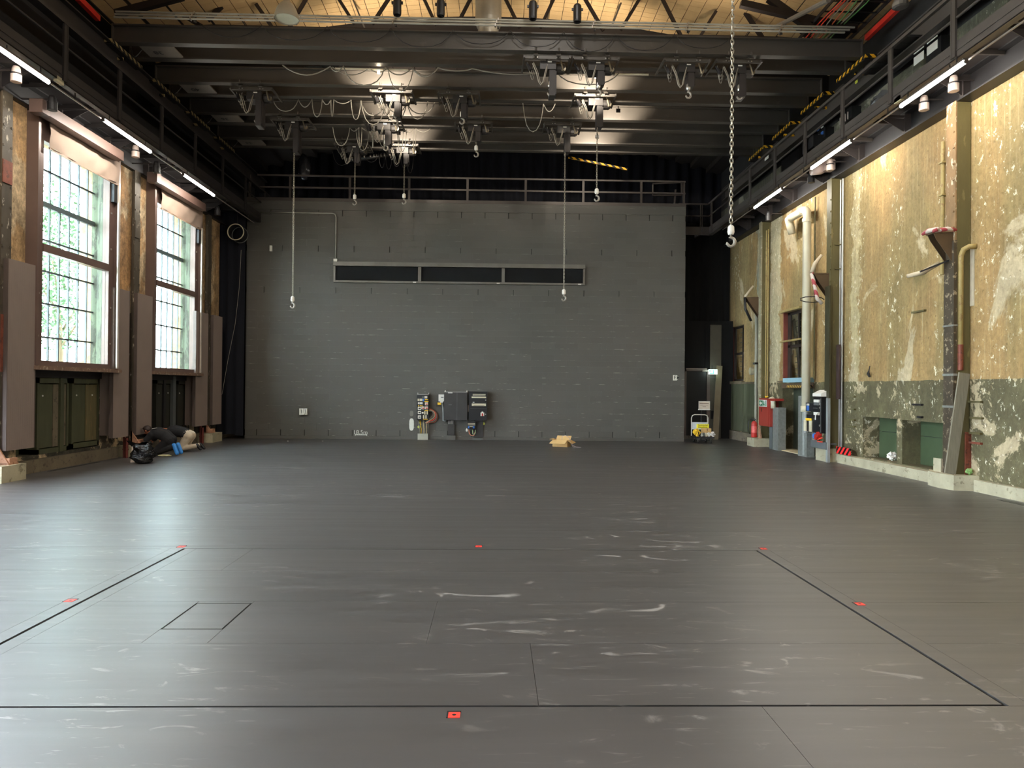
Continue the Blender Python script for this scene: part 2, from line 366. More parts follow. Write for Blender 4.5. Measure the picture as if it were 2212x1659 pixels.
# niche backs: green sheets with louvres, dark behind the rest
def louv(mb, X, y0, y1, z0, z1, n):
    for i in range(n):
        z = z0+(z1-z0)*(i+.5)/n; mb.obox((X-.015, (y0+y1)/2, z), (.04, 0, .02), (0, y1-y0, 0), (-.004, 0, .012))
    return mb
for (a, b, c, d), lo in (((14.46, 15.81, .22, 1.13), (14.62, 14.9)), ((12.91, 14.26, .22, 1.12), (12.95, 13.45))):
    X = XR+.38
    t = obj('metal_hatch', MB().box(X, X+.03, a, b, .6*(c+d), d).box(X, X+.03, a, b, c, .6*(c+d)-.012), GREEN2,
            label='green metal hatch deep in the %s niche of the right wall' % ('farther' if a > 14.4 else 'nearer'), cat='hatch')
    for i in range(7):
        z = .5+(i*.06); obj('louvre', MB().obox((X-.02, sum(lo)/2, z), (.05, 0, .03), (0, lo[1]-lo[0], 0), (-.006, 0, .014)), M('dark_louvre', (84, 70, 54), .5), t)
obj('sky_block_right', MB().box(9.5, 9.6, -8, 27, -.3, 6.9).box(8.7, 9.6, -8, 27, 6.7, 6.9).box(8.7, 9.6, -8.1, -8, -.3, 6.9), VOID, kind='structure')  # unseen dark box added to block sky light behind the right wall
# upper walls above the edge beams, end walls
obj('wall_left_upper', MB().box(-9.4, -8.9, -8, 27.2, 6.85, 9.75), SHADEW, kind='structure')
obj('wall_right_upper', MB().box(8.35, 8.8, -8, 27.2, 6.82, 8.3), PL_U, kind='structure')
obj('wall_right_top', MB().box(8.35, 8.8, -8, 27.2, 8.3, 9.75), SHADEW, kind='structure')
obj('wall_front', MB().box(-9.6, 9.2, -8.4, -8, -.3, 12), M('front_wall_plaster', (96, 88, 76), .85, 0, .15, 1), kind='structure')
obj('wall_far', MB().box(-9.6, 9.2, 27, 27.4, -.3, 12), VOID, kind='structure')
# baseboard-like concrete ledges
led = MB(); led.box(XL-.02, XL+.1, 12.95, 16.75, 0, .25).box(XL-.02, XL+.08, 17.4, 21.4, 0, .24).box(XL-.02, XL+.08, 21.95, YEND, 0, .22).box(XL-.02, XL+.1, -8, 12.2, 0, .25)
obj('baseboard_left', led, CONCD, kind='structure')
led = MB(); led.box(8.12, XR+.02, 12.75, 16.75, 0, .2); led.box(8.2, XR+.02, -8, 11.95, 0, .2)
obj('baseboard_right', led, CONC, kind='structure')
led = MB().box(8.2, XR+.02, 22.2, YEND, 0, .3)
obj('baseboard_right_far', led, CONCD, kind='structure')

# ---- block wall at the back, standing free
BY0, BX0, BX1, BTOP = 23.1, -8.05, 6.2, 7.68
wb = obj('wall_back', MB().box(BX0+.01, BX1-.01, BY0+.03, BY0+.3, 0, BTOP-.01), M('block_joint', (30, 29, 27), .8), kind='structure')
BW, BH = .768, .192
_bm = {}
def blk(w):
    w = round(w, 3)
    if w not in _bm:
        mb = MB(); e = .0007
        mb.box(-w/2+e, w/2-e, -.03, .02, .0006, BH-.0006)
        me = bpy.data.meshes.new('block'); me.from_pydata(mb.v, [], mb.f); me.materials.append(BLOCK); _bm[w] = me
    return _bm[w]
rest = MB(); nb = 0
stripz = (4.93, 5.92)
sx0, sx1 = P(722, 565, Y=BY0).x, P(1263, 575, Y=BY0).x
for r in range(38):
    z = .1+r*BH; wide = r in (24, 31); gap = .02 if r in (0, 24, 31, 37) else 0
    w0 = 1.15 if wide else BW
    x = BX0 - (0 if r % 2 else w0/2)
    while x < BX1-.01:
        a, b = max(x, BX0), min(x+w0, BX1); x += w0
        if BX1-b < .12: b = BX1; x = BX1+1
        if b-a < .05: continue
        w = b-a-gap
        if nb < 300 and r < 16:
            o = bpy.data.objects.new('block', blk(w)); C.objects.link(o); o.parent = wb
            o.location = Vector(((a+b)/2, BY0+random.uniform(-.001, .001), z))-wloc(wb); nb += 1
        else:
            y = BY0+random.uniform(-.001, .001)
            rest.box((a+b)/2-w/2+.0007, (a+b)/2+w/2-.0007, y-.03, y+.02, z+.0006, z+BH-.0006)
o = obj('upper_blocks', rest, BLOCK, wb, kind='stuff')
obj('mortar_base', MB().box(BX0, BX1, BY0-.035, BY0+.02, 0, .098), BLOCK, wb)
obj('cap_beam', MB().box(BX0, BX1, BY0-.04, BY0+.3, .1+38*BH+.004, BTOP), BLOCK, wb)
obj('edge_angle', MB().box(BX0-.005, BX1+.005, BY0-.05, BY0-.04, BTOP-.005, BTOP+.1), GAL, wb)
# painted marks on the block wall
t = obj('painted_mark', MB().add(*(lambda z, x: ([(x, BY0-.034, z-.09), (x+.13, BY0-.034, z-.09), (x+.2, BY0-.034, z), (x+.13, BY0-.034, z+.09), (x, BY0-.034, z+.09)], [(0, 1, 2, 3, 4)]))(P(1460, 816, Y=BY0).z, P(1453, 816, Y=BY0).x)), WHITEP,
        label='small white arrow-shaped sign with letter F on right edge of block wall', cat='sign')
c = P(1457.3, 816, Y=BY0); text_mesh('letter', 'F', .17, (c.x, BY0-.036, c.z), (1, 0, 0), (0, 0, 1), BLACK, t, .001)
c = P(1464, 816, Y=BY0); obj('arrow', MB().add([(c.x-.035, BY0-.037, c.z-.06), (c.x+.045, BY0-.037, c.z), (c.x-.035, BY0-.037, c.z+.06)], [(0, 1, 2)]), BLACK, t)
c = P(779, 934, Y=BY0)
t = thing('dimension_mark', 'white painted 18,5m mark with measuring line low on block wall', 'marking', (c.x, BY0-.035, c.z-.08))
text_mesh('lettering', '18,5m', .19, (c.x, BY0-.036, c.z), (1, 0, 0), (0, 0, 1), WHITEP, t, .001)
a, b = P(767, 939, Y=BY0), P(793.5, 939, Y=BY0)
obj('measuring_line', MB().box(a.x, b.x, BY0-.037, BY0-.034, a.z-.012, a.z+.012).box(a.x, a.x+.02, BY0-.037, BY0-.034, a.z-.04, a.z+.04).box(b.x-.02, b.x, BY0-.037, BY0-.034, a.z-.04, a.z+.04), WHITEP, t)

# ---- ceiling: shallow timber-boarded vault, dark beyond
def vz(x): return 10.93 - x*x/53
ce = obj('ceiling', (lambda mb: [mb.box(x, x+.6, -8.4, 27.4, vz(x+.3)+.08, vz(x+.3)+.3) for x in [(-9.6+.6*i) for i in range(32)]] and mb)(MB()), M('dark_roof_shell', (46, 38, 32), .9), kind='structure')
bw, bd = .315, .2
pm = bpy.data.meshes.new('board'); _m = MB().box(-bw/2+.006, bw/2-.006, -bd/2+.007, bd/2-.007, -.004, .012); pm.from_pydata(_m.v, [], _m.f); pm.materials.append(WOOD)
restb = MB(); cells = []
for i in range(-27, 27):
    x = (i+.5)*bw; sl = math.atan(-2*x/53)
    for j in range(0, 78):
        y = 17.65-(j+.5)*bd; px = x/y*F+1069; z = vz(x)+.02; py = 838-(z-1.7)/y*F
        if y < 2: continue
        cells.append((py < -14 or px < 150 or px > 2060, -y, x, y, z, sl))
cells.sort()
for k, (hid, _, x, y, z, sl) in enumerate(cells):
    if not hid and k < 300:
        o = bpy.data.objects.new('board', pm); C.objects.link(o); o.parent = ce; o.location = Vector((x, y, z))-wloc(ce); o.rotation_euler = (0, -sl, 0)
    else:
        restb.obox((x, y, z), (math.cos(sl)*(bw-.008), 0, math.sin(sl)*(bw-.008)), (0, bd-.006, 0), (-math.sin(sl)*.024, 0, math.cos(sl)*.024))
obj('further_boards', restb, WOOD, ce, kind='stuff')
obj('trim_2', (lambda mb: [mb.box(x, x+.4, 17.66, 17.9, vz(x+.2)-.9, vz(x+.2)+.1) for x in [(-8.8+.4*i) for i in range(44)]] and mb)(MB()), M('dark_brown_beam', (22, 17, 15), .8), kind='structure')

# ---- curtains behind the block wall
def curtain(name, x0, x1, y, z0, z1, m, label, amp=.09, wl=.45, ph=0):
    mb = MB(); n = max(8, int((x1-x0)/.07)); rows = 5; vs = []
    for k in range(rows+1):
        z = z0+(z1-z0)*k/rows
        for i in range(n+1):
            x = x0+(x1-x0)*i/n
            vs.append((x, y+amp*math.sin(x*2*math.pi/wl+ph+.25*math.sin(z))+amp*.4*math.sin(x*7.1+k*.3), z+(.03*math.sin(x*5) if k == 0 else 0)))
    fs = [(k*(n+1)+i, k*(n+1)+i+1, (k+1)*(n+1)+i+1, (k+1)*(n+1)+i) for k in range(rows) for i in range(n)]
    nv = len(vs); vs += [(a, b+.012, c) for a, b, c in vs]; fs += [tuple(nv+q for q in f[::-1]) for f in fs]
    return obj(name, mb.add(vs, fs), m, smooth=True, label=label, cat='curtain')
curtain('stage_curtain', -9.2, 8.4, 26.2, 6.2, 10.4, CURT, 'wide dark navy stage curtain hanging above and behind the block wall')
curtain('side_curtain', -8.84, -8.0, 22.75, .12, 7.6, CURT, 'narrow dark navy curtain in the gap left of the block wall', .06, .3)
curtain('black_masking_curtain', 6.0, 8.28, 24.95, 4.02, 7.6, CURTK, 'black masking curtain filling the upper gap right of the block wall', .05, .4)
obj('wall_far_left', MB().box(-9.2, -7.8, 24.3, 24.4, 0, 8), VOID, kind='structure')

# ---- edge beams over the walls (crane rail height) with stiffeners
for side, X, xs in (('left', -8.6, (-8.85, -8.6)), ('right', 8.05, (8.3, 8.05))):
    s = 1 if side == 'right' else -1
    mb = MB(); xf = 8.05 if s > 0 else -8.6
    mb.box(min(xf+.12*s, xf+.135*s), max(xf+.12*s, xf+.135*s), -8, YEND, 6.8, 7.2)
    a, b = sorted((xf-.02*s, xf+.26*s)); mb.box(a, b, -8, YEND, 6.78, 6.81); mb.box(a, b, -8, YEND, 7.19, 7.215)
    t = obj('edge_beam', mb, DARK, label='long dark steel edge beam running above the %s plaster wall' % side, cat='beam')
    for k in range(14):
        yy = (12.1 if s > 0 else 12.5)+1.75*(k-4)
        if yy < YEND-.3: obj('stiffener', MB().box(min(xf, xf+.12*s), max(xf, xf+.12*s), yy-.05, yy+.05, 6.81, 7.19), STEEL, t)
# ================================================================== LEFT SIDE: windows, casings, blinds, boards
def window_bay(k, y0, vis):
    """brown steel inner window (secondary glazing) proud of the wall, old steel window behind"""
    y1 = y0+2.87; xo, xi = -8.47, -8.86
    w = thing('window_%d' % (k+1), None, None, (xi, (y0+y1)/2, 2.0), kind='structure')
    fr = MB()
    fr.box(-8.7, xo, y0, y0+.07, 2.0, 6.75).box(-8.7, -8.56, y0+.07, y0+.3, 2.0, 6.75)
    fr.box(xi, xo, y1-.07, y1, 2.0, 6.75).box(-8.7, -8.56, y1-.28, y1-.07, 2.0, 6.75)
    fr.box(-8.68, -8.56, y0+.3, y1-.28, 2.04, 2.14).box(-8.68, -8.54, y0+.3, y1-.28, 4.2, 4.35).box(-8.68, -8.56, y0+.3, y1-.28, 6.3, 6.75)
    fr.box(xi, xo, y0+.07, y1-.07, 6.7, 6.75)
    obj('window_frame', fr, BROWN, w)
    obj('window_sill', MB().box(xi, xo+.06, y0-.02, y1+.04, 1.96, 2.035), M('worn_sill', (120, 96, 80), .6, .1, .2, 6, c2=(190, 180, 160), amt=.6), w)
    obj('trim_strip', MB().box(-8.46, -8.43, y1-.14, y1-.07, 2.05, 6.2), M('pale_side_rail', (196, 186, 176), .4, .3), w)
    obj('pane', MB().box(-8.635, -8.625, y0+.3, y1-.28, 2.14, 4.2), GLASS, w)
    obj('pane', MB().box(-8.635, -8.625, y0+.3, y1-.28, 4.35, 6.3), GLASS, w)
    bo = MB()
    for z in (2.6, 3.4, 4.7, 5.5):
        for yy in (y1-.2, y0+.18): bo.obox((-8.555, yy, z), (.02, 0, 0), (0, .035, 0), (0, 0, .035))
    obj('screw', bo, CHROME, w)
    # old outer window
    Xo = -9.0; yb = P(206, 500, X=Xo).y-BAY[4]+y0; ya = P(83, 500, X=Xo).y-BAY[4]+y0; g = MB(); zs = [P(91, q, X=Xo).z for q in (365, 517, 585, 655, 728)]
    n = 6; dy = (yb-ya)/n
    for i in range(n+1): g.box(Xo-.02, Xo+.02, ya+dy*i-.013, ya+dy*i+.013, 2.06, 6.55)
    for z in zs: g.box(Xo-.018, Xo+.022, ya, yb, z-.016, z+.016)
    z = P(91, 440, X=Xo).z; g.box(Xo-.03, Xo+.04, ya, yb, z-.05, z+.05)
    g.box(Xo-.02, Xo+.02, ya, yb, 2.05, 2.1)
    obj('glazing_bars', g, M('old_window_steel', (70, 72, 74), .6), w)
    if vis:
        obj('pane', MB().box(Xo-.004, Xo+.004, ya, yb, 2.08, 6.5), GLASS, w)
        # concrete reveal, stained
        obj('reveal', MB().add([(x, y, z) for z in (2.06, 6.5) for (x, y) in ((Xo-.03, yb), (-8.72, y0+2.62), (-8.72, y0+2.75), (Xo-.03, y0+2.75))], [(0, 1, 2, 3), (7, 6, 5, 4), (0, 4, 5, 1), (1, 5, 6, 2), (2, 6, 7, 3), (3, 7, 4, 0)]), M('stained_reveal', (70, 74, 56), .85, 0, .25, 2.2, .3, (1, 1, .4), (38, 34, 22), .8, .5), w)
        br = MB()
        for i in range(50):
            z = 2.05+i*.088; o_ = .05*(i % 2); br.box(-9.3, -9.06, yb-.06+o_*.3, yb+.35, z, z+.074)
        obj('brick_pier', br, M('cream_brick', (66, 63, 44), .9, 0, .1, 8), w, kind='stuff')
    return w
for k, y in enumerate(BAY): window_bay(k, y, k >= 4)
names = ['nearer', 'farther']
for k in (4, 5):
    y0 = BAY[k]; y1 = y0+2.87; nm = names[k-4]
    # roller blind
    zb = 6.17; t = thing('roller_blind', 'beige roller blind pulled down over the top of the %s left window' % nm, 'blind', (-8.35, (y0+y1)/2, zb))
    mb = MB(); n = 40; m_ = 6; vs = []
    for j in range(m_+1):
        for i in range(n+1):
            u, v = i/n, j/m_
            sag = .02*math.sin(u*9+v*5)+.016*math.sin(u*23-v*7)*(1-v*.4)+.012*math.sin((u+v)*31)
            vs.append((-8.45+sag*(1-.5*v), y0+.3+(y1-.07-y0-.3)*u, zb+(6.66-zb)*v-.02*math.sin(u*math.pi)*(1-v)))
    fs = [(j*(n+1)+i, j*(n+1)+i+1, (j+1)*(n+1)+i+1, (j+1)*(n+1)+i) for j in range(m_) for i in range(n)]
    nv = len(vs); vs += [(a-.004, b, c) for a, b, c in vs]; fs += [tuple(nv+q for q in f[::-1]) for f in fs]
    obj('fabric', mb.add(vs, fs), BLINDM, t, smooth=True)
    obj('bottom_bar', MB().box(-8.475, -8.445, y0+.3, y1-.07, zb-.035, zb), M('blind_bar', (150, 122, 104), .5), t)
    bb = MB(); ya = P(95, 225, X=-8.25).y if k == 4 else P(340, 375, X=-8.25).y; yb = P(262, 335, X=-8.25).y if k == 4 else P(441, 445, X=-8.25).y
    bb.box(-8.42, -8.22, ya+.1, yb+.05, 6.62, 6.82); obj('cassette', bb, M('blind_cassette', (92, 72, 64), .45, .1), t)
    obj('end_box', MB().box(-8.44, -8.2, ya-.12, ya+.09, 6.6, 6.84), BROWN, t)
    obj('drop_weight', MB().box(-8.56, -8.48, y1-.24, y1-.1, zb-.42, zb-.03), BLACK, t)
    obj('under_sill_dark_strip', MB().box(-8.86, -8.8, y0, y1, 1.82, 1.98), DARK, label='added dark strip under the sill of the %s left window' % nm, cat='board')  # strip added to darken the lit wall between sill and cupboards
    # lower recess: dark back, cupboards
    obj('trim_%d' % (3+k), MB().box(-9.28, -9.22, y0, y1, .28, 1.9).box(-9.22, XL+.02, y0+1.36, y0+1.48, .32, 1.85), GREEN if k == 4 else DARK, kind='structure')
if True:
    def cupboard(pts, label, kind, m0, leaves, X=-8.86):
        (xa, ya), (xb, yb) = pts
        a, b = P(xa, 900, X=X).y, P(xb, 900, X=X).y; z0, z1 = P(xa, yb, X=X).z, P(xa, ya, X=X).z
        t = thing('wall_cupboard', label, 'cupboard', (X, (a+b)/2, z0)); w = b-a
        f = MB(); f.box(X-.3, X, a, a+.07, z0, z1).box(X-.3, X, b-.06, b, z0, z1).box(X-.3, X, a, b, z1-.13, z1).box(X-.3, X, a, b, z0, z0+.1).box(X-.3, X-.2, a, b, z0, z1)
        obj('frame', f, m0, t)
        n = len(leaves); dw = (w-.13)/n
        for i, lm in enumerate(leaves):
            d = obj('door', MB().box(X-.05, X-.018, a+.07+dw*i+.01, a+.07+dw*(i+1)-.01, z0+.12, z1-.15), lm, t)
            if lm is not CONCD: obj('knob', MB().lathe([(0, 0), (.018, 0), (.018, .012), (0, .015)], (X-.018, a+.07+dw*(i+.25+.3*i), z1-.38), 8, 'x'), WHITE, d)
    G1 = GREEN
    cupboard(((80, 813), (148, 983)), 'olive green wall cupboard with one green and one bare leaf under the nearer left window', 'c', G1, [G1, CONCD])
    cupboard(((155, 815), (214, 969)), 'olive wall cupboard with a split weathered right leaf under the nearer left window', 'c', G1, [G1, M('split_green_board', (100, 92, 62), .7, 0, .25, 4, .3, (1, 4, .3), (150, 116, 78), .8, .58)])
    DG = M('black_green_board', (44, 44, 36), .6, 0, .2, 3, .1, (1, 2, .3), (90, 80, 60), .5, .66)
    cupboard(((337, 818), (372, 938)), 'nearly black wall cupboard left of the grey post under the farther left window', 'c', DG, [DG, DG])
    cupboard(((383, 820), (409, 930)), 'nearly black wall cupboard right of the grey post under the farther left window', 'c', DG, [DG, DG])
    a = P(372, 900, X=-8.8).y; obj('grey_post', MB().box(-8.86, -8.78, a, a+.17, .24, 1.93), M('slate_grey_paint', (92, 96, 96), .6), label='slate grey vertical post under the farther left window', cat='post')
    a = P(409, 900, X=-8.84).y; obj('pale_board', MB().box(-8.87, -8.83, a, a+.3, .26, 1.25), M('pale_plaster', (176, 164, 140), .9, 0, .1, 5), label='pale plaster board at right end of the recess under the farther window', cat='board')
    a, b = P(214, 900, X=-8.84).y, P(240, 900, X=-8.84).y
    obj('patched_plaster_strip', MB().box(-8.9, -8.84, a+.03, b, .25, 1.93), M('patched_strip', (76, 68, 54), .9, 0, .2, 3, .4, (1, 1, .5), (190, 168, 136), 1., .52), label='patched plaster strip with pale bare spot beside the nearer cupboards', cat='plaster strip')

# ---- corrugated grey acoustic boards beside the columns
def ac_panel(pa, pb, pc, label, X=-8.5):
    """pa/pb: top-left and top-right pixel, pc: bottom pixel row at the right edge"""
    a, b = P(*pa, X=X), P(*pb, X=X); z1 = (a.z+b.z)/2; z0 = P(pb[0], pc, X=X).z
    t = thing('acoustic_panel', label, 'wall panel', (X, (a.y+b.y)/2, z0))
    mb = MB(); n = int((b.y-a.y)/.025); vs = []; fs = []
    for i in range(2*n+1):
        y = a.y+(b.y-a.y)*i/(2*n); x = X+(.006 if i % 2 else 0)
        vs += [(x, y, z0), (x, y, z1)]
    for i in range(2*n): fs.append((2*i, 2*i+2, 2*i+3, 2*i+1))
    mb.add(vs, fs); mb.box(X-.07, X-.001, a.y, b.y, z0, z1)
    obj('corrugated_face', mb, PANEL, t)
    obj('edge_profile', MB().box(X-.08, X+.008, a.y-.012, a.y, z0, z1).box(X-.08, X+.008, b.y, b.y+.012, z0, z1), M('panel_edge', (94, 82, 76), .5, .2), t)
    mbk = MB(); 
    for z in (z0+.5, z1-.5): mbk.box(XL, X-.07, (a.y+b.y)/2-.1, (a.y+b.y)/2+.1, z-.03, z+.03)
    obj('bracket', mbk, DARK, t)
ac_panel((18, 560), (78, 572), 966, 'tall grey corrugated acoustic panel left of the nearer window')
ac_panel((247, 622), (280, 628), 942, 'tall grey corrugated acoustic panel between nearer window and riveted column')
ac_panel((297, 634), (330, 640), 935, 'tall grey corrugated acoustic panel between riveted column and farther window')
ac_panel((424, 672), (450, 678), 918, 'tall grey corrugated acoustic panel just right of the farther window')
ac_panel((461, 680), (480, 685), 915, 'grey corrugated acoustic panel next to the navy curtain')
# side boards folding back to the casing
for ya, yb, nm in ((P(236, 800, X=-8.55).y, P(247, 800, X=-8.55).y, 'nearer'), (P(414, 800, X=-8.55).y, P(424, 800, X=-8.55).y, 'farther')):
    obj('return_board', MB().box(-8.84, -8.56, yb-.05, yb-.02, .55, 1.95), PANEL, label='narrow return board behind the acoustic panel right of the %s window' % nm, cat='board')

# ---- columns
def bolts(mb, X, ys_, zs_, s=1, r=.017):
    for y in ys_:
        for z in zs_: mb.obox((X, y, z), (.018, 0, 0), (0, 2*r, 0), (0, 0, 2*r))
    return mb
for y, nm, k in ((12.62, 'leftmost in view, at the picture edge', 0), (17.15, 'between the two windows', 1), (21.45, 'beside the navy curtain', 2)):
    t = thing('steel_column', 'worn riveted steel column %s' % {0: 'at the left picture edge', 1: 'between the two tall left windows', 2: 'between two grey panels beside the navy curtain'}[k], 'column', (-8.7, y, .3))
    obj('front_flange', MB().box(-8.6, -8.575, y-.13, y+.13, .3, 6.8), COLM, t)
    obj('web', MB().box(-8.86, -8.6, y-.012, y+.012, .3, 6.8).box(-8.66, -8.6, y-.09, y-.03, .3, 6.8).box(-8.66, -8.6, y+.03, y+.09, .3, 6.8), COLM, t)
    obj('splice_plate', MB().box(-8.575, -8.56, y-.12, y+.12, 1.9, 2.9).box(-8.575, -8.56, y-.12, y+.12, 5.2, 5.6), RUST if k == 0 else COLM, t)
    obj('rivet', bolts(MB(), -8.57, (y-.1, y+.1), [.6+.35*i for i in range(17)]), COLM, t)
    obj('base_shoe', MB().add([(-8.6, y-.13, .3), (-8.4, y-.13, .3), (-8.6, y-.13, .62), (-8.6, y-.1, .3), (-8.4, y-.1, .3), (-8.6, y-.1, .62)], [(0, 1, 2), (5, 4, 3), (0, 3, 4, 1), (1, 4, 5, 2), (2, 5, 3, 0)]).box(-8.6, -8.4, y-.13, y+.13, .28, .31).box(-8.46, -8.4, y-.1, y+.1, .31, .4), M('salmon_primer', (176, 132, 104), .7, 0, .2, 8, c2=(120, 70, 50), amt=.6), t)
for (ya, yb, xf, h_, nm) in ((12.22, 12.85, -8.33, .285, 'at the left picture edge'), (16.85, 17.45, -8.52, .26, 'beside the black bin bag'), (21.2, 21.93, -8.33, .27, 'beside the navy curtain')):
    obj('column_footing', MB().box(XL, xf, ya, yb, 0, h_), CONC, label='pale concrete column footing block %s' % nm, cat='footing')
# red heating pipes near footings
for yb, nm in ((16.72, 'left of the bin bag'), (21.0, 'left of the far footing')):
    for j in range(2):
        t = obj('heating_pipe', MB().cyl((-8.6+.08*j, yb-.05*j, .0), (-8.6+.08*j, yb-.05*j, .62-.16*j), .032, 10).cyl((-8.6+.08*j, yb-.05*j, .18), (-8.6+.08*j, yb-.05*j, .21), .042, 10), M('oxblood_pipe', (96, 38, 30), .4), label='%s oxblood red upright pipe stub %s' % (('taller', 'shorter')[j], nm), cat='pipe')
# small cable from curtain
pts = [P(521, 540, Y=22.4), P(517, 620, Y=22.4), P(508, 700, Y=22.4), P(492, 780, Y=22.4), P(480, 850, Y=22.4), P(470, 876, Y=22.3), P(463, 874, Y=22.2)]
obj('loose_cable', MB().tube(pts, .006, 5), CABLEW, label='thin pale cable hanging in front of the narrow navy curtain', cat='cable')
# ================================================================== OUTSIDE the left windows
obj('ground_outside', MB().box(-40, -9.35, -12, 45, -.5, -.2), M('pale_paving', (150, 150, 140), .9, 0, .1, 1), kind='structure')
LEAF = M('leaf_green', (66, 96, 58), .6, 0, .3, 2); LEAF2 = M('leaf_yellow_green', (104, 110, 40), .6, 0, .25, 2); BARK = M('bark', (110, 92, 70), .9)
def tree(x, y, h, r, lf, label, n=3600):
    t = thing('tree', label, 'tree', (x, y, -.2), group='trees outside the left windows')
    tr = MB().tube([(x, y, -.2), (x+.1, y, h*.35), (x-.1, y+.1, h*.7)], [.16, .12, .06], 8)
    for k in range(5):
        a = k*1.25; tr.tube([(x, y, h*(.35+.06*k)), (x+math.cos(a)*r*.5, y+math.sin(a)*r*.5, h*(.55+.07*k))], [.06, .02], 5)
    obj('trunk', tr, BARK, t, smooth=True)
    mb = MB()
    for i in range(n):
        a, u = random.uniform(0, 6.28), random.uniform(-1, 1); rr = r*random.uniform(.35, 1)**.6; q = math.sqrt(1-u*u)
        c = Vector((x+rr*q*math.cos(a), y+rr*q*math.sin(a), h*.68+rr*u*1.25)); c += Vector([random.uniform(-.2, .2) for _ in range(3)])
        e1 = Vector([random.uniform(-1, 1) for _ in range(3)]).normalized(); e2 = e1.cross(Vector([random.uniform(-1, 1) for _ in range(3)])).normalized()
        s = random.uniform(.05, .1); mb.add([c-e1*s, c-e2*s*.5, c+e1*s, c+e2*s*.5], [(0, 1, 2, 3)])
    obj('foliage', mb, lf, t, kind='stuff')
tree(-14.5, 21.5, 8.5, 2.3, LEAF, 'broad green tree outside behind the nearer left window panes')
tree(-15.5, 25.5, 8, 2.1, LEAF, 'green tree outside behind the farther left window panes')
tree(-12.2, 16.2, 3.4, .8, LEAF2, 'low yellow-green tree outside the nearer left window', 1200)
tree(-16, 21.5, 5.2, 1.5, LEAF2, 'yellow-green tree outside between the other trees', 1600)
# ================================================================== GALLERIES
def gallery(side):
    global GAL, STEEL
    if side == 'left': GAL = M('gallery_paint_shaded', (46, 42, 41), .5, .1, .12, 2); STEEL = M('steel_shaded', (40, 36, 36), .5, .1)  # shade of the left gallery put into darker copies of both colours
    s = 1 if side == 'right' else -1; xf = 7.25*s if s > 0 else -7.6; xw = 8.35 if s > 0 else -8.9
    t = thing('gallery_walkway', 'dark steel gallery walkway along the %s wall' % side, 'walkway', (xf, 10, 6.97))
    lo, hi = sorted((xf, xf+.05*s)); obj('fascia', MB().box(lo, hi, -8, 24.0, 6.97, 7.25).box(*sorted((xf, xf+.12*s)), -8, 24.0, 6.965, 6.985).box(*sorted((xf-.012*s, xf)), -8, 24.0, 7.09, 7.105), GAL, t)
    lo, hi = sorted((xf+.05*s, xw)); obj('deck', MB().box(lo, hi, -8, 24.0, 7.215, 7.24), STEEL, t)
    for k in range(28):
        y = -3.8+1.0*k
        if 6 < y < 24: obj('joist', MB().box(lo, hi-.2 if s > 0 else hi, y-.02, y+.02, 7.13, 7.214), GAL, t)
    for k in range(8):
        y = (12.1 if s > 0 else 12.5)+1.75*(k-1)
        if y > 24: continue
        mb = MB(); x0 = 8.05 if s > 0 else -8.6
        mb.add([(x0, y-.008, 7.1), (x0-.5*s, y-.008, 7.13), (x0, y-.008, 6.85), (x0, y+.008, 7.1), (x0-.5*s, y+.008, 7.13), (x0, y+.008, 6.85)], [(0, 1, 2), (5, 4, 3), (0, 3, 4, 1), (1, 4, 5, 2), (2, 5, 3, 0)])
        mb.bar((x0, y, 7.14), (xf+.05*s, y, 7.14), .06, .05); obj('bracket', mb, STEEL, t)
    # railing
    r = thing('gallery_railing', 'dark steel railing on the %s gallery edge' % side, 'railing', (xf, 10, 7.0))
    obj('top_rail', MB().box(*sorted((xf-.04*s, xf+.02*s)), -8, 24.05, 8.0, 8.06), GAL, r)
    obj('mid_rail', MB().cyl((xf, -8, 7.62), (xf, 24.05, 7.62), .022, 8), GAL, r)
    y0 = 11.07 if s > 0 else 10.8
    for k in range(-4, 8):
        y = y0+1.8*k
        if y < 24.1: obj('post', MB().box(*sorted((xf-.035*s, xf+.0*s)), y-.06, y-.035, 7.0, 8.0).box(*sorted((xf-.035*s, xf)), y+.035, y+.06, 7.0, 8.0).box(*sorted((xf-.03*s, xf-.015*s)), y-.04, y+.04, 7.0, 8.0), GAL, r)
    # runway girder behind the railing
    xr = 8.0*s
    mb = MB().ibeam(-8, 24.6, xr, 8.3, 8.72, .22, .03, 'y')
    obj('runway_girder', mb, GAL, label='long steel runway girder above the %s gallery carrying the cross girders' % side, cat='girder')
    return t
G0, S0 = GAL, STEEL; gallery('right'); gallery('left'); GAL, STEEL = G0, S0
# conduit trunking + LED tubes + hangers
def led(side, ya, yb, label):
    s = 1 if side == 'right' else -1; x = 7.22 if s > 0 else -7.6
    t = thing('tube_light', label, 'light', (x, (ya+yb)/2, 6.8), group='LED tubes under the %s gallery' % side)
    obj('housing', MB().box(x-.035, x+.035, ya, yb, 6.825, 6.86), GAL, t)
    obj('tube', MB().tube([(x, ya, 6.8), (x, yb, 6.8)], .03, 10), LEDM, t, smooth=True)
    obj('end_cap', MB().cyl((x, ya-.03, 6.8), (x, ya, 6.8), .032, 10), GAL, t); obj('end_cap', MB().cyl((x, yb, 6.8), (x, yb+.03, 6.8), .032, 10), GAL, t)
    obj('hanger', MB().box(x-.006, x+.006, ya+.2, ya+.22, 6.86, 6.98), DARK, t); obj('hanger', MB().box(x-.006, x+.006, yb-.22, yb-.2, 6.86, 6.98), DARK, t)
for i, (a, b) in enumerate(((10.32, 12.17), (13.86, 15.72), (17.38, 19.24))):
    led('left', a, b, '%s glowing tube light under the left gallery' % ('nearest visible', 'middle', 'farthest')[i])
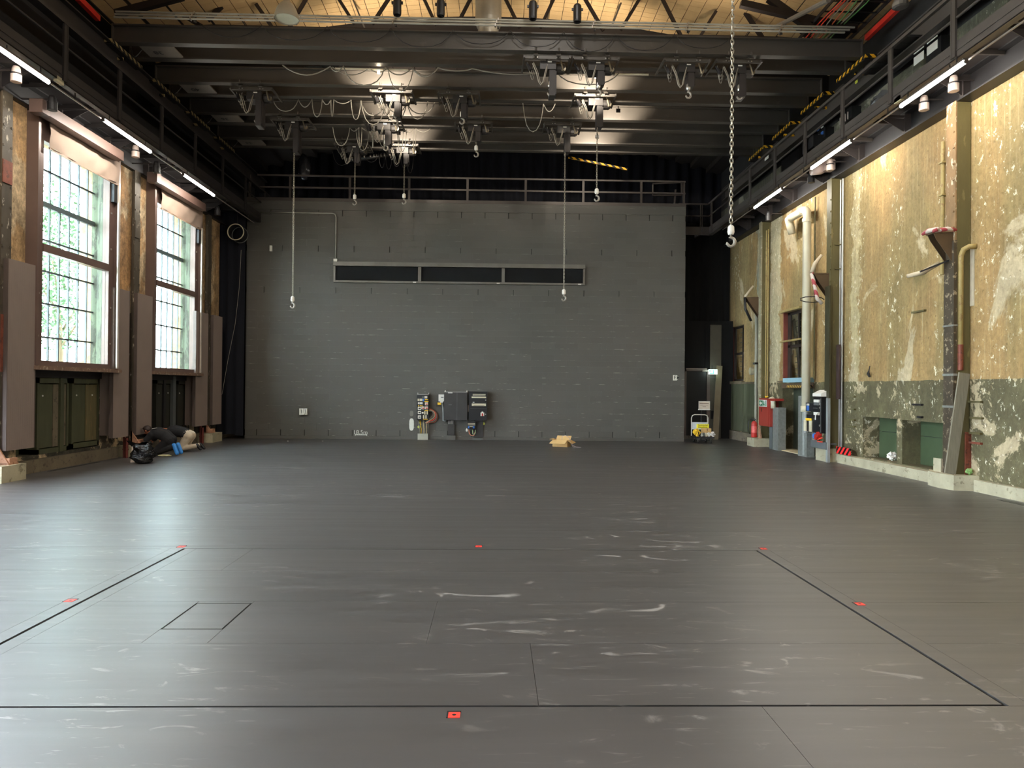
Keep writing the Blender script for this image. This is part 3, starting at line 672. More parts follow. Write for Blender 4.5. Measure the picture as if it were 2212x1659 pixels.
for i, (a, b) in enumerate(((10.76, 12.5), (14.28, 16.08), (17.78, 19.66))):
    led('right', a, b, '%s glowing tube light under the right gallery' % ('nearest visible', 'middle', 'farthest')[i])
for k, y in enumerate((6.8, 3.3, -.2, -3.7)):
    led('left', y, y+1.85, 'tube light under the left gallery beyond the picture edge'); led('right', y+.4, y+2.25, 'tube light under the right gallery beyond the picture edge')
for s, x, nm in ((1, 7.22, 'right'), (-1, -7.6, 'left')):
    t = thing('cable_conduit', 'thin pale conduit line running beside the tube lights on the %s' % nm, 'conduit', (x, 10, 6.84))
    obj('conduit', MB().cyl((x+.05*s, -8, 6.84), (x+.05*s, 22.6, 6.84), .012, 6).cyl((x+.08*s, -8, 6.86), (x+.08*s, 22.0, 6.86), .016, 6), M('conduit_grey', (150, 140, 132), .4, .4), t)
    for k in range(8): obj('hanger', MB().box(x+.045*s-.005, x+.045*s+.005, 9.4+1.8*k, 9.42+1.8*k, 6.85, 6.97), DARK, t)
# cylindrical floodlights on the beams
def flood(px, py, side, label, dark=False, X=None):
    s = 1 if side == 'right' else -1; X = X or (7.75 if s > 0 else -8.1); c = P(px, py, X=X)
    t = thing('floodlight', label, 'floodlight', (c.x, c.y, c.z-.12), group='small cylindrical floodlights under the galleries')
    m = DARK if dark else M('silver_lamp_body', (188, 170, 160), .35, .3)
    obj('body', MB().lathe([(0, .14), (.05, .14), (.065, .1), (.068, .02), (.085, .015), (.085, -.12), (.075, -.125), (0, -.125)], c, 16), m, t, smooth=False)
    obj('band', MB().lathe([(.072, .03), (.088, .025), (.088, .0), (.07, -.004)], c, 16), DARK, t)
    obj('bracket', MB().bar((c.x, c.y+.07, c.z+.05), (c.x+.14*s, c.y+.1, c.z+.12), .02).bar((c.x+.14*s, c.y+.1, c.z+.12), (8.17 if s > 0 else -8.72, c.y+.1, c.z+.12), .025), STEEL, t)
flood(35, 162, 'left', 'silver cylindrical floodlight near the left picture edge under the nearest tube light')
flood(113, 224, 'left', 'dark cylindrical floodlight above the nearer left blind box', True)
flood(293, 328, 'left', 'silver cylindrical floodlight right of the nearer left blind')
flood(338, 362, 'left', 'dark cylindrical floodlight at the left end of the farther blind box', True)
flood(2060, 182, 'right', 'silver cylindrical floodlight nearest to the right picture edge')
flood(1996, 224, 'right', 'silver cylindrical floodlight just below the nearest right tube light')
flood(1793, 357, 'right', 'silver cylindrical floodlight below the middle right tube light')
flood(1752, 384, 'right', 'dark cylindrical floodlight left of the beige reflector lamp', True)
flood(1660, 468, 'right', 'dark cylindrical floodlight below the farthest right tube light', True)
flood(470, 456, 'left', 'dark cylindrical floodlight beyond the farthest left tube light', True)
c = P(1775, 366, X=7.85); t = thing('reflector_lamp', 'beige round reflector lamp under the middle right tube light', 'lamp', (c.x, c.y, c.z-.15))
obj('reflector', MB().tube([c+Vector((-.22, -.02, .02)), c+Vector((0, 0, 0)), c+Vector((.1, .02, -.02))], [.17, .12, .05], 16), M('beige_reflector', (190, 168, 158), .5), t, smooth=True)
obj('gear_box', MB().box(c.x-.02, c.x+.2, c.y-.28, c.y-.02, c.z-.08, c.z+.16), M('beige_reflector', (190, 168, 158)), t)
for (px, py, s, X, nm) in ((127, 175, -1, -7.63, 'left'), (1942, 216, 1, 7.28, 'right')):
    c = P(px, py, X=X); obj('junction_box', MB().box(c.x-.03, c.x+.03, c.y-.1, c.y+.1, c.z-.04, c.z+.06).cyl((c.x, c.y, c.z+.06), (c.x, c.y, 6.98), .008, 6), M('cream_box', (190, 180, 150), .5), label='small cream junction box under the %s gallery fascia' % nm, cat='junction box')
# ---- gallery railing on top of the block wall
t = thing('wall_top_railing', 'steel railing along the top of the block wall', 'railing', (-.9, BY0+.05, BTOP))
ry = BY0+.05
zt = P(900, 383.5, Y=ry).z; zm = P(900, 409, Y=ry).z
obj('top_rail', MB().box(-7.75, BX1, ry-.025, ry+.025, zt-.025, zt+.025), GAL, t); obj('mid_rail', MB().box(-7.75, BX1, ry-.02, ry+.02, zm-.025, zm+.025), GAL, t)
for px in (540, 627, 756, 884, 1010, 1135.6, 1260, 1385, 1477):
    x = P(px, 410, Y=ry).x; obj('post', MB().box(x-.035, x-.015, ry-.03, ry+.03, BTOP, zt).box(x+.015, x+.035, ry-.03, ry+.03, BTOP, zt).box(x-.035, x+.035, ry-.008, ry+.008, BTOP, zt), GAL, t)
a, b = P(1410, 397, Y=ry+.3), P(1472, 423, Y=ry+.3)
obj('tilted_steel_frame', MB().bar((a.x, a.y, a.z), (b.x, a.y, a.z+.06), .04).bar((a.x, a.y, b.z), (b.x, a.y, b.z+.02), .04).bar((a.x, a.y, a.z), (a.x, a.y, b.z), .04).bar((b.x, a.y, a.z+.06), (b.x, a.y, b.z+.02), .04).bar((b.x-.2, a.y, b.z+.2), (b.x-.25, a.y, BTOP), .05), GAL, label='tilted steel frame behind the right end of the wall-top railing', cat='steelwork')  # a plain tilted metal frame, it does not open
# cross gallery at the right of the wall
t = thing('cross_gallery', 'short dark cross gallery closing the gap right of the block wall', 'walkway', (7, 24.05, 6.97))
obj('fascia', MB().box(6.1, 7.3, 24.0, 24.05, 6.97, 7.25), GAL, t); obj('deck', MB().box(6.1, 7.3, 24.05, 24.9, 7.2, 7.24), STEEL, t)
obj('top_rail', MB().box(6.2, 7.3, 24.0, 24.05, 8.0, 8.05), GAL, t); obj('mid_rail', MB().box(6.2, 7.3, 24.0, 24.04, 7.6, 7.64), GAL, t)
x = P(1515, 440, Y=24).x; obj('post', MB().box(x-.04, x-.02, 23.97, 24.03, 7.0, 8.0).box(x+.02, x+.04, 23.97, 24.03, 7.0, 8.0), GAL, t)
for x in (6.5, 7.0): obj('joist', MB().box(x, x+.06, 24.05, 24.9, 7.05, 7.2), GAL, t)
# ================================================================== OVERHEAD
ZB, ZT = 8.75, 9.13
PAIRS = [14.85, 16.72, 18.58, 20.42]
ordn = ['nearest', 'second', 'third', 'farthest']
for k, y in enumerate(PAIRS):
    for j, dy in enumerate((0, .71)):
        mb = MB().ibeam(-7.95, 7.7, y+dy, ZB, ZT, .17, .028)
        g = obj('cross_girder', mb, GIRD, label='%s girder of the %s pair of steel cross girders' % (('front', 'rear')[j], ordn[k]), cat='girder', group='steel cross girders overhead')
        st = MB()
        for i in range(9):
            x = -7.6+1.9*i; st.box(x-.006, x+.006, y+dy-.07, y+dy-.012, ZB+.028, ZT-.028)
        obj('end_plate', MB().box(7.69, 7.71, y+dy-.09, y+dy+.09, ZB, ZT), GIRD, g); obj('end_plate', MB().box(-7.96, -7.94, y+dy-.09, y+dy+.09, ZB, ZT), GIRD, g)
    for s, x in ((1, 7.66), (-1, -7.85)):
        t = thing('end_carriage', 'hazard-striped end carriage of the %s girder pair on the %s runway' % (ordn[k], 'right' if s > 0 else 'left'), 'crane carriage', (x, y+.35, ZB-.16))
        obj('carriage', MB().box(*sorted((x, x+.3*s)), y-.25, y+.95, ZB-.12, ZB-.01), DARK, t)
        hz = HAZ if s > 0 else hazard('hazard_shaded', (150, 130, 90), (14, 14, 14))  # left stripes: dim light put into a duller copy of the colours
        obj('striped_edge', MB().box(*sorted((x-.02*s, x+.0*s)), y-.28, y+.95, ZB-.1, ZB-.03).box(*sorted((x-.02*s, x+.34*s)), y-.3, y-.26, ZB-.1, ZB-.03), hz, t)
        obj('bumper', MB().box(*sorted((x+.02*s, x+.3*s)), y+.2, y+.24, ZB-.24, ZB-.18), hz, t)
        if s < 0:
            b = MB().box(x+.35, x+1.05, y+.1, y+.62, ZB+.02, ZB+.05); obj('number_plate', b, M('grey_number_plate', (128, 120, 110), .6), t)
            text_mesh('number', ['38', '40', '36', '34'][k], .2, (x+.62, y+.4, ZB+.018), (-1, 0, 0), (0, 1, 0), BLACK, t, .001)
            obj('cable_loop', MB().tube([(x+.1+.25*u, y+.3-.1*math.sin(u*3), ZB+.05-.22*math.sin(u*math.pi)) for u in [i/10 for i in range(11)]], .014, 6), CABLEK, t)
# support for the end of girders: legs down to runway
# ---- lighting conduits over the first girder
for i, z in enumerate((9.30, 9.23, 9.155)):
    t = obj('electrical_conduit', MB().cyl((-7.8, 14.62-.03*i, z), (7.45-.12*i, 14.62-.03*i, z), .021, 8), M('conduit_pipe', (160, 156, 144), .45, .2), label='%s of three parallel grey conduit pipes above the nearest girder' % ('top', 'middle', 'bottom')[i], cat='pipe')
    cl = MB()
    for x in (-6.2, -4.15, -2.1, 0., 2., 3.95, 5.9): cl.box(x-.012-.03*i, x+.012-.03*i, 14.58-.03*i, 14.66-.03*i, z-.03, z+.025)
    obj('clamp', cl, CHROME, t)
sup = thing('conduit_support', 'row of small upright brackets holding the three conduit pipes', 'bracket', (0, 14.7, ZT))
for x in (-6.2, -4.15, -2.1, 0., 2., 3.95, 5.9): obj('bracket', MB().box(x-.015, x+.015, 14.66, 14.68, ZT, 9.34).cyl((x, 14.6, ZT-.02), (x, 14.6, ZT+.04), .022, 8), GIRD, sup)

# ---- hoists
def hook_parts(z, r=1.):
    """hook block with hook, hanging from (0,0,z)"""
    b = MB().lathe([(0, 0), (.03*r, 0), (.055*r, -.03*r), (.06*r, -.12*r), (.045*r, -.16*r), (0, -.16*r)], (0, 0, z), 12)
    h = MB(); pts = [Vector((0, 0, z-.15*r)), Vector((0, 0, z-.2*r))]
    for i in range(15):
        a = math.radians(115-i*21); pts.append(Vector((math.cos(a)*.062*r*1.0, 0, z-.285*r+math.sin(a)*.075*r)))
    h.tube(pts, [.016*r, .018*r]+[.016*r+.013*r*math.sin(min(1, i/9)*math.pi*.8) for i in range(14)]+[.006*r], 8)
    return b, h
def chain_mb(z0, z1, L=.075, w=.024, t=.0065):
    mb = MB(); z = z0; i = 0
    while z > z1:
        pts = []
        for k in range(8):
            a = 2*math.pi*k/8; u = math.cos(a)*w; v = math.sin(a)*L*.62
            pts.append(Vector((u if i % 2 else u*.5, u*.3 if i % 2 else u*.95, z-L/2+v)))
        mb.tube(pts, t, 4, close=True); z -= L*.82; i += 1
    return mb
HGREY = M('hoist_grey', (50, 47, 45), .5, .2); BAG = M('hoist_chain_bag', (46, 41, 39), .6)
def hoist(cx, y, label, bagh=.42, drop=None, hookx=0, small=False, swap=1):
    """electric chain hoist on a trolley frame clamped under one girder pair; cx world x, y the front girder"""
    t = thing('chain_hoist', label, 'hoist', (cx, y+.3, 8.1), 'chain hoists hanging from the cross girders')
    X = cx; z = 8.66
    f = MB(); f.box(X-.5, X+.5, y+.02, y+.06, z-.03, z+.035).box(X-.5, X+.5, y+.66, y+.7, z-.03, z+.035)
    f.bar((X-.48, y-.02, z), (X-.5, y+.76, z), .035, .05).bar((X+.48, y-.02, z), (X+.5, y+.76, z), .035, .05)
    f.box(X-.02, X+.02, y+.06, y+.66, z-.02, z+.03)
    obj('trolley_frame', f, GIRD, t)
    for dx in (-.24, .24):
        c = MB().obox((X+dx, y-.02, z+.06), (.09, 0, 0), (0, .14, .1), (0, -.008, .012)).cyl((X+dx, y-.09, ZB-.01), (X+dx, y-.09, ZB+.06), .022, 8)
        cc = obj('clamp', c, GIRD, t); obj('bolt', MB().box(X+dx-.045, X+dx-.02, y+.012, y+.022, z-.01, z+.015).box(X+dx+.02, X+dx+.045, y+.012, y+.022, z-.01, z+.015), CHROME, cc)
    bx = X+.06*swap
    obj('motor_body', MB().box(bx-.2, bx+.14, y+.12, y+.5, z-.2, z-.02).lathe([(0, 0), (.11, 0), (.12, .03), (.12, .16), (.1, .2), (0, .2)], (bx+.14, y+.3, z-.11), 12, 'x'), HGREY, t)
    obj('type_plate', MB().box(bx-.04, bx+.05, y+.112, y+.12, z-.06, z-.035), WHITE, t)
    obj('chain_bag', MB().box(bx-.0, bx+.13, y+.14, y+.42, z-.2-bagh, z-.2).box(bx+.13, bx+.155, y+.16, y+.4, z-.2-bagh+.04, z-.22), BAG, t)
    w = MB(); 
    for i in range(3):
        a = i*.5; w.tube([(X-.4+.13*u+.02*i, y+.2+.05*i, z-.02-.24*math.sin(u*math.pi)-.05*i) for u in [k/8*1.6 for k in range(6)]], .007, 5)
    obj('control_cable', w, CABLEW, t)
    pts = [Vector((X-.3, y+.1, z-.1)), Vector((X-.22, y+.08, z-.3)), Vector((X-.17, y+.08, z-.5)), Vector((X-.13, y+.08, z-.56)), Vector((X-.08, y+.08, z-.5)), Vector((X-.04, y+.1, z-.3)), Vector((X+.02*swap, y+.12, z-.1))]
    obj('power_cable', MB().tube(pts, .012, 6).tube([p+Vector((.03, .03, .03)) for p in pts], .008, 6), CABLEW, t, smooth=True)
    obj('connector', MB().cyl((X-.4, y+.25, z-.02), (X-.33, y+.2, z-.2), .045, 10).cyl((X-.26, y+.3, z-.06), (X-.26, y+.3, z-.18), .04, 8), DARK, t)
    obj('limit_box', MB().lathe([(0, 0), (.06, .0), (.06, .05), (.03, .09), (0, .09)], (X+.36, y+.2, z-.14), 10, 'y').cyl((X+.36, y+.18, z-.2), (X+.3, y+.2, z+.02), .02, 6), M('brass_grey', (130, 120, 100), .4, .5), t)
    hx = bx+.02+hookx; hy = y+.2
    zz = z-.42 if drop is None else drop
    hb, hh = hook_parts(0); r = .85
    hb = MB().add([(hx+a*r, hy+b*r, zz+c*r) for a, b, c in hb.v], hb.f); hh = MB().add([(hx+a*r, hy+b*r, zz+c*r) for a, b, c in hh.v], hh.f)
    obj('hook_block', hb, CHROME if drop is None else WHITE, t, smooth=False); obj('hook', hh, M('hook_steel', (150, 144, 134), .45, .5), t, smooth=True)
    if drop is not None or True:
        ch = chain_mb(z-.2, zz+.02, .06, .016, .0055); ch = MB().add([(hx+a, hy+b, c) for a, b, c in ch.v], ch.f)
        obj('chain', ch, M('chain_steel', (150, 144, 130), .4, .7), t)
    return t
def hx_(px, k): return P(px, 150+50*k, Y=PAIRS[k]+.1).x
def hz_(px, py, k): return P(px, py, Y=PAIRS[k]+.2).z
H = [(1181, 0, 'leftmost of four', .55, None), (1286, 0, 'second from left', .3, None), (1482, 0, 'third from left', .3, None), (1593, 0, 'rightmost', .5, None),
     (545, 1, 'leftmost', .62, None), (846, 1, 'second from left', .35, None), (998, 1, 'third from left', .35, hz_(998, 240, 1)), (1292, 1, 'rightmost', .5, hz_(1291, 407, 1)),
     (634, 2, 'leftmost', .62, hz_(634, 640, 2)), (833, 2, 'second from left', .4, hz_(829, 300, 2)), (1029, 2, 'third from left', .25, hz_(1031, 314, 2)), (1222, 2, 'rightmost', .5, hz_(1219, 625, 2)),
     (766, 3, 'left', .3, hz_(766, 420, 3)), (873, 3, 'right', .3, hz_(875, 418, 3))]
for px, k, w, bh, dr in H:
    hoist(hx_(px, k)-(.08 if dr else 0), PAIRS[k], '%s chain hoist under the %s girder pair%s' % (w, ordn[k], ', its hook lowered on a chain' if dr and dr < 8 else ''), bh, dr)
# big near chain, hoist out of the picture above
t = thing('hanging_chain', 'large near chain with white hook block hanging in front of the right girders', 'chain', (3.83, 11.5, 4.1))
ztop = 9.6; zh = P(1579, 487, Y=11.5).z; hx = P(1579, 487, Y=11.5).x
ch = chain_mb(ztop, zh, .085, .03, .0085); obj('chain', MB().add([(hx+a, 11.5+b, c) for a, b, c in ch.v], ch.f), M('chain_steel', (150, 144, 130)), t)
hb, hh = hook_parts(0); r = .95
obj('hook_block', MB().add([(hx+a*r, 11.5+b*r, zh+c*r) for a, b, c in hb.v], hb.f), M('hook_block_pale', (206, 200, 190), .5), t)
obj('hook', MB().add([(hx+a*r*1.1, 11.5+b*r, zh+c*r) for a, b, c in hh.v], hh.f), M('hook_steel', (186, 178, 166)), t, smooth=True)
obj('hoist_housing', MB().box(hx-.2, hx+.2, 11.3, 11.7, 9.6, 9.9).cyl((hx, 11.5, 9.9), (hx, 11.5, vz(hx)+.02), .03), HGREY, t)
# ---- swagged cables under / on the girders (each one continuous cable)
def swag(name, xs, y, z, dips, r, m, label, seg=8):
    pts = []
    for i in range(len(xs)-1):
        d = dips[i % len(dips)]
        for k in range(seg):
            u = k/seg; pts.append(Vector((xs[i]+(xs[i+1]-xs[i])*(u if d < .3 else (u-.06*math.sin(u*2*math.pi))), y+.02*math.sin(i*2+u*3), z-4*d*u*(1-u))))
    pts.append(Vector((xs[-1], y, z)))
    return obj(name, MB().tube(pts, r, 5), m, smooth=True, label=label, cat='cable')
def X_(px, Y): return P(px, 150, Y=Y).x
Y0 = PAIRS[0]-.1
swag('power_cable', [X_(q, Y0) for q in (430, 565, 706, 844, 978, 1102, 1217, 1330, 1456, 1580)], Y0, ZT+.02, [.26, .3, .32, .38, .3, .34, .4, .36, .3], .009, CABLEK, 'thin black cable swagged along the face of the nearest girder')
Y1 = PAIRS[0]+.83
swag('power_cable', [X_(q, Y1) for q in (610, 713, 742, 832, 890, 946, 1020, 1200, 1340)], Y1, ZB-.0, [.2, .12, .42, .16, .2, .06, .1, .3], .014, CABLEW, 'pale cable looping below the rear girder of the nearest pair')
swag('power_cable', [X_(q, Y1+.05) for q in (718, 798, 838, 893, 945)], Y1+.05, ZB-.0, [.16, .1, .5, .14], .011, CABLEW, 'second pale cable looping left of the bright spot on the nearest pair')
Y2 = PAIRS[1]+.8
swag('power_cable', [X_(q, Y2) for q in (590, 645, 675, 697, 715, 722, 759, 780, 835, 880, 925)], Y2, ZB-.0, [.3, .2, .44, .12, .42, .1, .48, .6, .3, .44], .012, CABLEW, 'pale cable in many deep loops below the second girder pair')
swag('power_cable', [X_(q, Y2+.05) for q in (781, 832, 880, 940)], Y2+.05, ZB, [.35, .5, .3], .014, CABLEW, 'pale cable in wide loops below the second girder pair')
swag('power_cable', [X_(q, Y2) for q in (1130, 1175, 1200)], Y2, ZB, [.7, .2], .012, CABLEW, 'single pale cable loop below the second girder pair at centre right')
Y3 = PAIRS[2]+.8
swag('power_cable', [X_(q, Y3) for q in (720, 757, 777, 783, 806, 808, 829, 840, 860, 873, 893, 900, 931)], Y3, ZB, [.5, .1, .55, .08, .55, .06, .6, .1, .66, .1, .6, .1], .012, CABLEW, 'pale cable in a row of deep loops below the third girder pair')
swag('power_cable', [X_(q, Y3+.06) for q in (770, 800, 818, 842, 862, 880)], Y3+.06, ZB, [.6, .1, .5, .12, .62], .01, CABLEW, 'thin pale cable in deep loops below the third girder pair')
Y4 = PAIRS[3]+.85
swag('power_cable', [X_(q, Y4) for q in (720, 760, 788, 820, 834, 850, 868, 880, 896)], Y4, ZB-.05, [.4, .1, .3, .45, .5, .42, .45, .6], .008, CABLEK, 'thin dark cable looping below the farthest girder pair')
# near-black cable bundle with pale tape rings behind the farthest pair
a, b = P(748, 346, Y=21.9), P(842, 334, Y=21.9)
t = thing('taped_bundle', 'dark cable bundle with pale tape rings behind the farthest girders', 'cable bundle', (a.x, 21.9, 8.4))
obj('bundle', MB().tube([a, a.lerp(b, .5)+Vector((0, 0, -.03)), b], .06, 8), BLACK, t, smooth=True)
d = (b-a).normalized(); rg = MB()
for u in (.05, .14, .3, .42, .56, .64, .7, .8, .88): rg.cyl(a.lerp(b, u)-d*.012, a.lerp(b, u)+d*.012*(1+u), .066, 8)
obj('tape_ring', rg, CABLEW, t)
a, b = P(1228, 340, Y=22.0), P(1355, 366, Y=22.0)
obj('hazard_bar', MB().bar(a, b, .06), HAZ, label='yellow and black striped bar slanting behind the farthest girders', cat='bar')
# clear plastic bag hanging in the dark
c = P(657, 362, Y=23.9); bm_ = bmesh.new(); bmesh.ops.create_icosphere(bm_, subdivisions=3, radius=1)
mb = MB(); vs = []
for v in bm_.verts:
    q = v.co; k = 1+.25*noise.noise(q*2.5)+.1*noise.noise(q*7); vs.append((c.x+q.x*.22*k, c.y+q.y*.2*k, c.z+q.z*.42*k))
mb.add(vs, [tuple(v.index for v in f.verts) for f in bm_.faces]); bm_.free()
pm_ = M('clouded_plastic', (52, 52, 56), .25); obj('plastic_bag', mb, pm_, smooth=True, label='crumpled clouded plastic bag hanging in the dark above the wall railing', cat='bag')
# ---- small stage lamps that light the girders
for (px, Yl, x0, x1, nm) in ((818, PAIRS[0]+.95, 725, 882, 'left'), (1287, PAIRS[0]+.95, 1130, 1400, 'right')):
    c = P(px, 153 if nm == 'left' else 163, Y=Yl); zc = 8.68
    t = thing('work_lamp', '%s bright work lamp on a pale pipe behind the nearest girder pair' % nm, 'lamp', (c.x, Yl, zc-.05))
    obj('pipe', MB().cyl((X_(x0, Yl), Yl-.05, ZB-.02), (X_(x1, Yl), Yl-.05, ZB-.02), .022, 8), M('cream_lamp_pipe', (216, 204, 180), .4), t)
    obj('bulb', MB().lathe([(0, -.035), (.03, -.02), (.035, 0), (.03, .02), (0, .035)], (c.x, Yl, zc), 10), BULB, t, smooth=True)
    obj('socket', MB().cyl((c.x, Yl, zc+.03), (c.x, Yl-.03, ZB-.03), .02, 8), BLACK, t)
    l = lamp('work_light', 'SPOT', (c.x, Yl+.06, zc-.02), SPOT, (1, .88, .72), .05, (math.radians(120), 0, 0), spot=1.95); l.parent = t; l.location = l.location-t.location
for (px, k, nm) in ((850, 1, 'left'), (1335, 1, 'right'), (862, 2, 'left'), (1290, 2, 'right')):
    x = P(px, 250, Y=PAIRS[k]+.95).x; Yl = PAIRS[k]+.95
    t = thing('work_lamp', 'small %s work lamp hidden behind the %s girder pair' % (nm, ordn[k]), 'lamp', (x, Yl, 8.62))
    obj('head', MB().box(x-.05, x+.05, Yl-.05, Yl, 8.62, 8.7).cyl((x, Yl-.03, 8.7), (x, Yl-.03, ZB+.02), .012, 6), BLACK, t)
    l = lamp('work_light', 'SPOT', (x, Yl+.03, 8.66), SPOT*.75, (1, .88, .72), .05, (math.radians(122), 0, 0), spot=1.9); l.parent = t; l.location = l.location-t.location
# ---- roof truss members
t = thing('roof_truss', 'dark brown steel roof truss with crossing diagonal struts', 'truss', (0, 16.1, 9.8))
tr = [((493, 0), (452, 40)), ((547, 0), (590, 62)), ((660, 0), (623, 63)), ((733, 0), (760, 43)), ((838, 0), (810, 43)), ((917, 0), (938, 45)), ((1015, 0), (992, 45)), ((1093, 0), (1118, 50)),
      ((1195, 0), (1172, 50)), ((1265, 0), (1297, 55)), ((1380, 0), (1347, 55)), ((1432, 0), (1472, 80)), ((1562, 0), (1511, 81)), ((1592, 0), (1648, 84)), ((1656, 0), (1752, 86)), ((407, 0), (372, 33)), ((339, 0), (400, 36))]
for (p, q) in tr:
    a, b = P(*p, Y=16.1), P(*q, Y=16.1); a = b+(a-b)*min(1.35, 1.0+.35); top = vz(a.x)-.02
    if a.z > top: a = b+(a-b)*((top-b.z)/(a.z-b.z))
    if b.x < -5 or b.x > 5: w = .09
    else: w = .075
    obj('strut', MB().bar(a, b+(b-a)*.15, w*.9, w*.9), M('brown_truss_steel', (36, 27, 23), .6, .2), t)
mb = MB()
for i in range(-30, 30):
    x = i*.28; mb.bar((x, 16.1, min(9.75, vz(x)-.35)), (x+.28, 16.1, min(9.75, vz(x+.28)-.35)), .1, .1)
obj('bottom_chord', mb, M('brown_truss_steel', (36, 27, 23)), t)
for (p, q, w, m) in (((763, 0), (790, 66), .035, 'v'), ((1344, 0), (1322, 56), .04, 'v'), ((1190, 0), (1182, 45), .025, 'v')):
    a, b = P(*p, Y=16.6), P(*q, Y=16.6); a = b+(a-b)*1.25; obj('drop_rod', MB().bar(a, b, w), GIRD, t)
for (p, q) in (((1600, 8), (1760, 45)), ((1760, 45), (1850, 62)), ((395, -8), (250, 30)), ((1752, 62), (1660, -4))):
    a, b = P(*p, Y=14.9), P(*q, Y=14.9); obj('haunch', MB().bar(a, b, .12, .14), M('brown_truss_steel', (36, 27, 23)), t)
# longitudinal roof pipes at the right
for (p, q, X) in (((1790, 0), (1668, 62), 6.6), ((1560, 0), (1535, 60), None)):
    if X: a, b = P(*p, Y=13.2), P(*q, Y=15.8)
    else: continue
    obj('roof_pipe', MB().tube([a, b], .05, 8), M('grey_roof_pipe', (110, 102, 92), .5), label='grey pipe running under the roof boards at upper right', cat='pipe')
# ---- duct, lamps, speakers
c = P(1055, 40, Y=15.55); r0 = 28/F*15.55
prof = []
for i in range(46):
    z = 11.2-.05*i; prof += [(r0+.006, z), (r0-.002, z-.022)]
zb = prof[-1][1]; prof += [(r0, zb-.05), (r0*.92, zb-.12), (r0*.8, zb-.17), (r0*.78, zb-.35)]
zoff = P(1055, 46, Y=15.55).z-zb
prof = [(a, b+zoff) for a, b in prof]; prof = [(a, b) for a, b in prof if b < vz(c.x)+.02]
obj('spiral_duct', MB().lathe(prof, (c.x, 15.55, 0), 28), M('duct_metal', (134, 128, 116), .42, .7), smooth=True, label='round silver spiral ventilation duct coming down from the roof', cat='duct')
c = P(619, 42, Y=13.6)
t = thing('pendant_lamp', 'grey enamel bell-shaped pendant lamp, switched off, at upper left centre', 'lamp', (c.x, 13.6, c.z-.02))
pr = [(.235, 0), (.235, .03), (.215, .1), (.18, .2), (.12, .29), (.06, .34), (.05, .42), (0, .43)]
obj('shade', MB().lathe(pr, (c.x, 13.6, c.z), 24).lathe([(a*.97, b-.004) for a, b in pr[::-1]], (c.x, 13.6, c.z), 24), M('enamel_grey', (140, 132, 116), .4), t, smooth=True)
obj('diffuser', MB().lathe([(0, .03), (.12, .035), (.225, .02)], (c.x, 13.6, c.z), 20), M('milky_diffuser', (168, 166, 148), .4), t, smooth=True)
obj('cord', MB().cyl((c.x, 13.6, c.z+.42), (c.x, 13.6, vz(c.x)), .012, 6), BLACK, t)
for i, (px, y0, y1, nm) in enumerate(((858, -4, 33, 'left of the duct, farther left'), (952, 0, 35, 'just left of the spiral duct'), (1151, 3, 42, 'just right of the spiral duct'), (1247, 10, 48, 'farthest right of the spiral duct'))):
    Yd = 14.3; a, b = P(px, y0, Y=Yd), P(px, y1, Y=Yd); h_ = a.z-b.z; r = .082
    t = thing('spotlight_can', 'black cylindrical spotlight can %s' % nm, 'spotlight', (b.x, Yd, b.z), 'black spotlight cans hanging from the roof')
    obj('can', MB().lathe([(0, h_), (r*.7, h_), (r*.95, h_*.93), (r, h_*.85), (r, h_*.1), (r*.92, 0), (r*.8, 0), (r*.78, .04), (0, .05)], (b.x, Yd, b.z), 16), BLACK, t, smooth=False)
    obj('yoke', MB().bar((b.x-r*1.4, Yd, b.z+h_*.72), (b.x+r*1.4, Yd, b.z+h_*.72), .03, .05), BLACK, t)
    obj('hook', MB().cyl((b.x, Yd, b.z+h_), (b.x, Yd, vz(b.x)), .01, 6), BLACK, t)
# ---- red pipes and cable trays at the sides
for X, z, y0, y1, nm in ((7.95, 9.17, 11.0, 15.3, 'right'), (-8.2, 9.4, 11.0, 15.4, 'left')):
    if nm == 'right': a, b = P(1945, 12, X=X), P(1872, 82, X=X)
    else: a, b = P(168, -5, X=X), P(212, 40, X=X)
    obj('red_pipe', MB().bar(a, b, .09, .11), M('signal_red', (206, 48, 36) if nm == 'right' else (120, 30, 30), .5), label='bright red square pipe high above the %s gallery' % nm if nm == 'right' else 'dull red pipe high above the left gallery', cat='pipe')
a, b = P(1862, 0, Z=9.55), P(1815, 66, Z=9.55)
t = thing('cable_tray', 'hanging cable tray with orange and green cables at upper right', 'cable tray', (b.x, b.y, 9.5))
mb = MB()
for u in range(9):
    p = a.lerp(b, u/8); mb.box(p.x-.3, p.x+.3, p.y-.02, p.y+.02, 9.5, 9.52)
x0, y0, y1 = b.x, a.y, b.y
a = P(1880, 0, Z=9.55); b = P(1815, 68, Z=9.55); tx = 7.05
mb = MB()
for k in range(12): mb.box(tx-.35, tx+.75, 11.2+.4*k, 11.23+.4*k, 9.5, 9.52)
mb.box(tx-.37, tx-.35, 11, 16, 9.48, 9.56).box(tx+.75, tx+.77, 11, 16, 9.48, 9.56)
obj('tray', mb, DARK, t)
for k, (m_, nm) in enumerate(((ORANGE, 0), (ORANGE, 0), (CABLEW, 0), (M('cable_orange', (196, 96, 60), .5), 0), (M('cable_green', (90, 140, 80), .5), 0), (CABLEW, 0), (M('cable_green', (90, 140, 80)), 0))):
    xx = tx-.25+.09*k; obj('cable', MB().tube([(xx+.03*math.sin(i*1.3+k), 11+.5*i, 9.475+.012*math.sin(i*2+k)) for i in range(11)], .014, 5), m_, t, smooth=True)
obj('wall_beam_upper', MB().box(7.6, 8.35, -8, 17.6, 9.75, 9.9), DARK, label='dark flat eaves beam above the right runway', cat='beam')
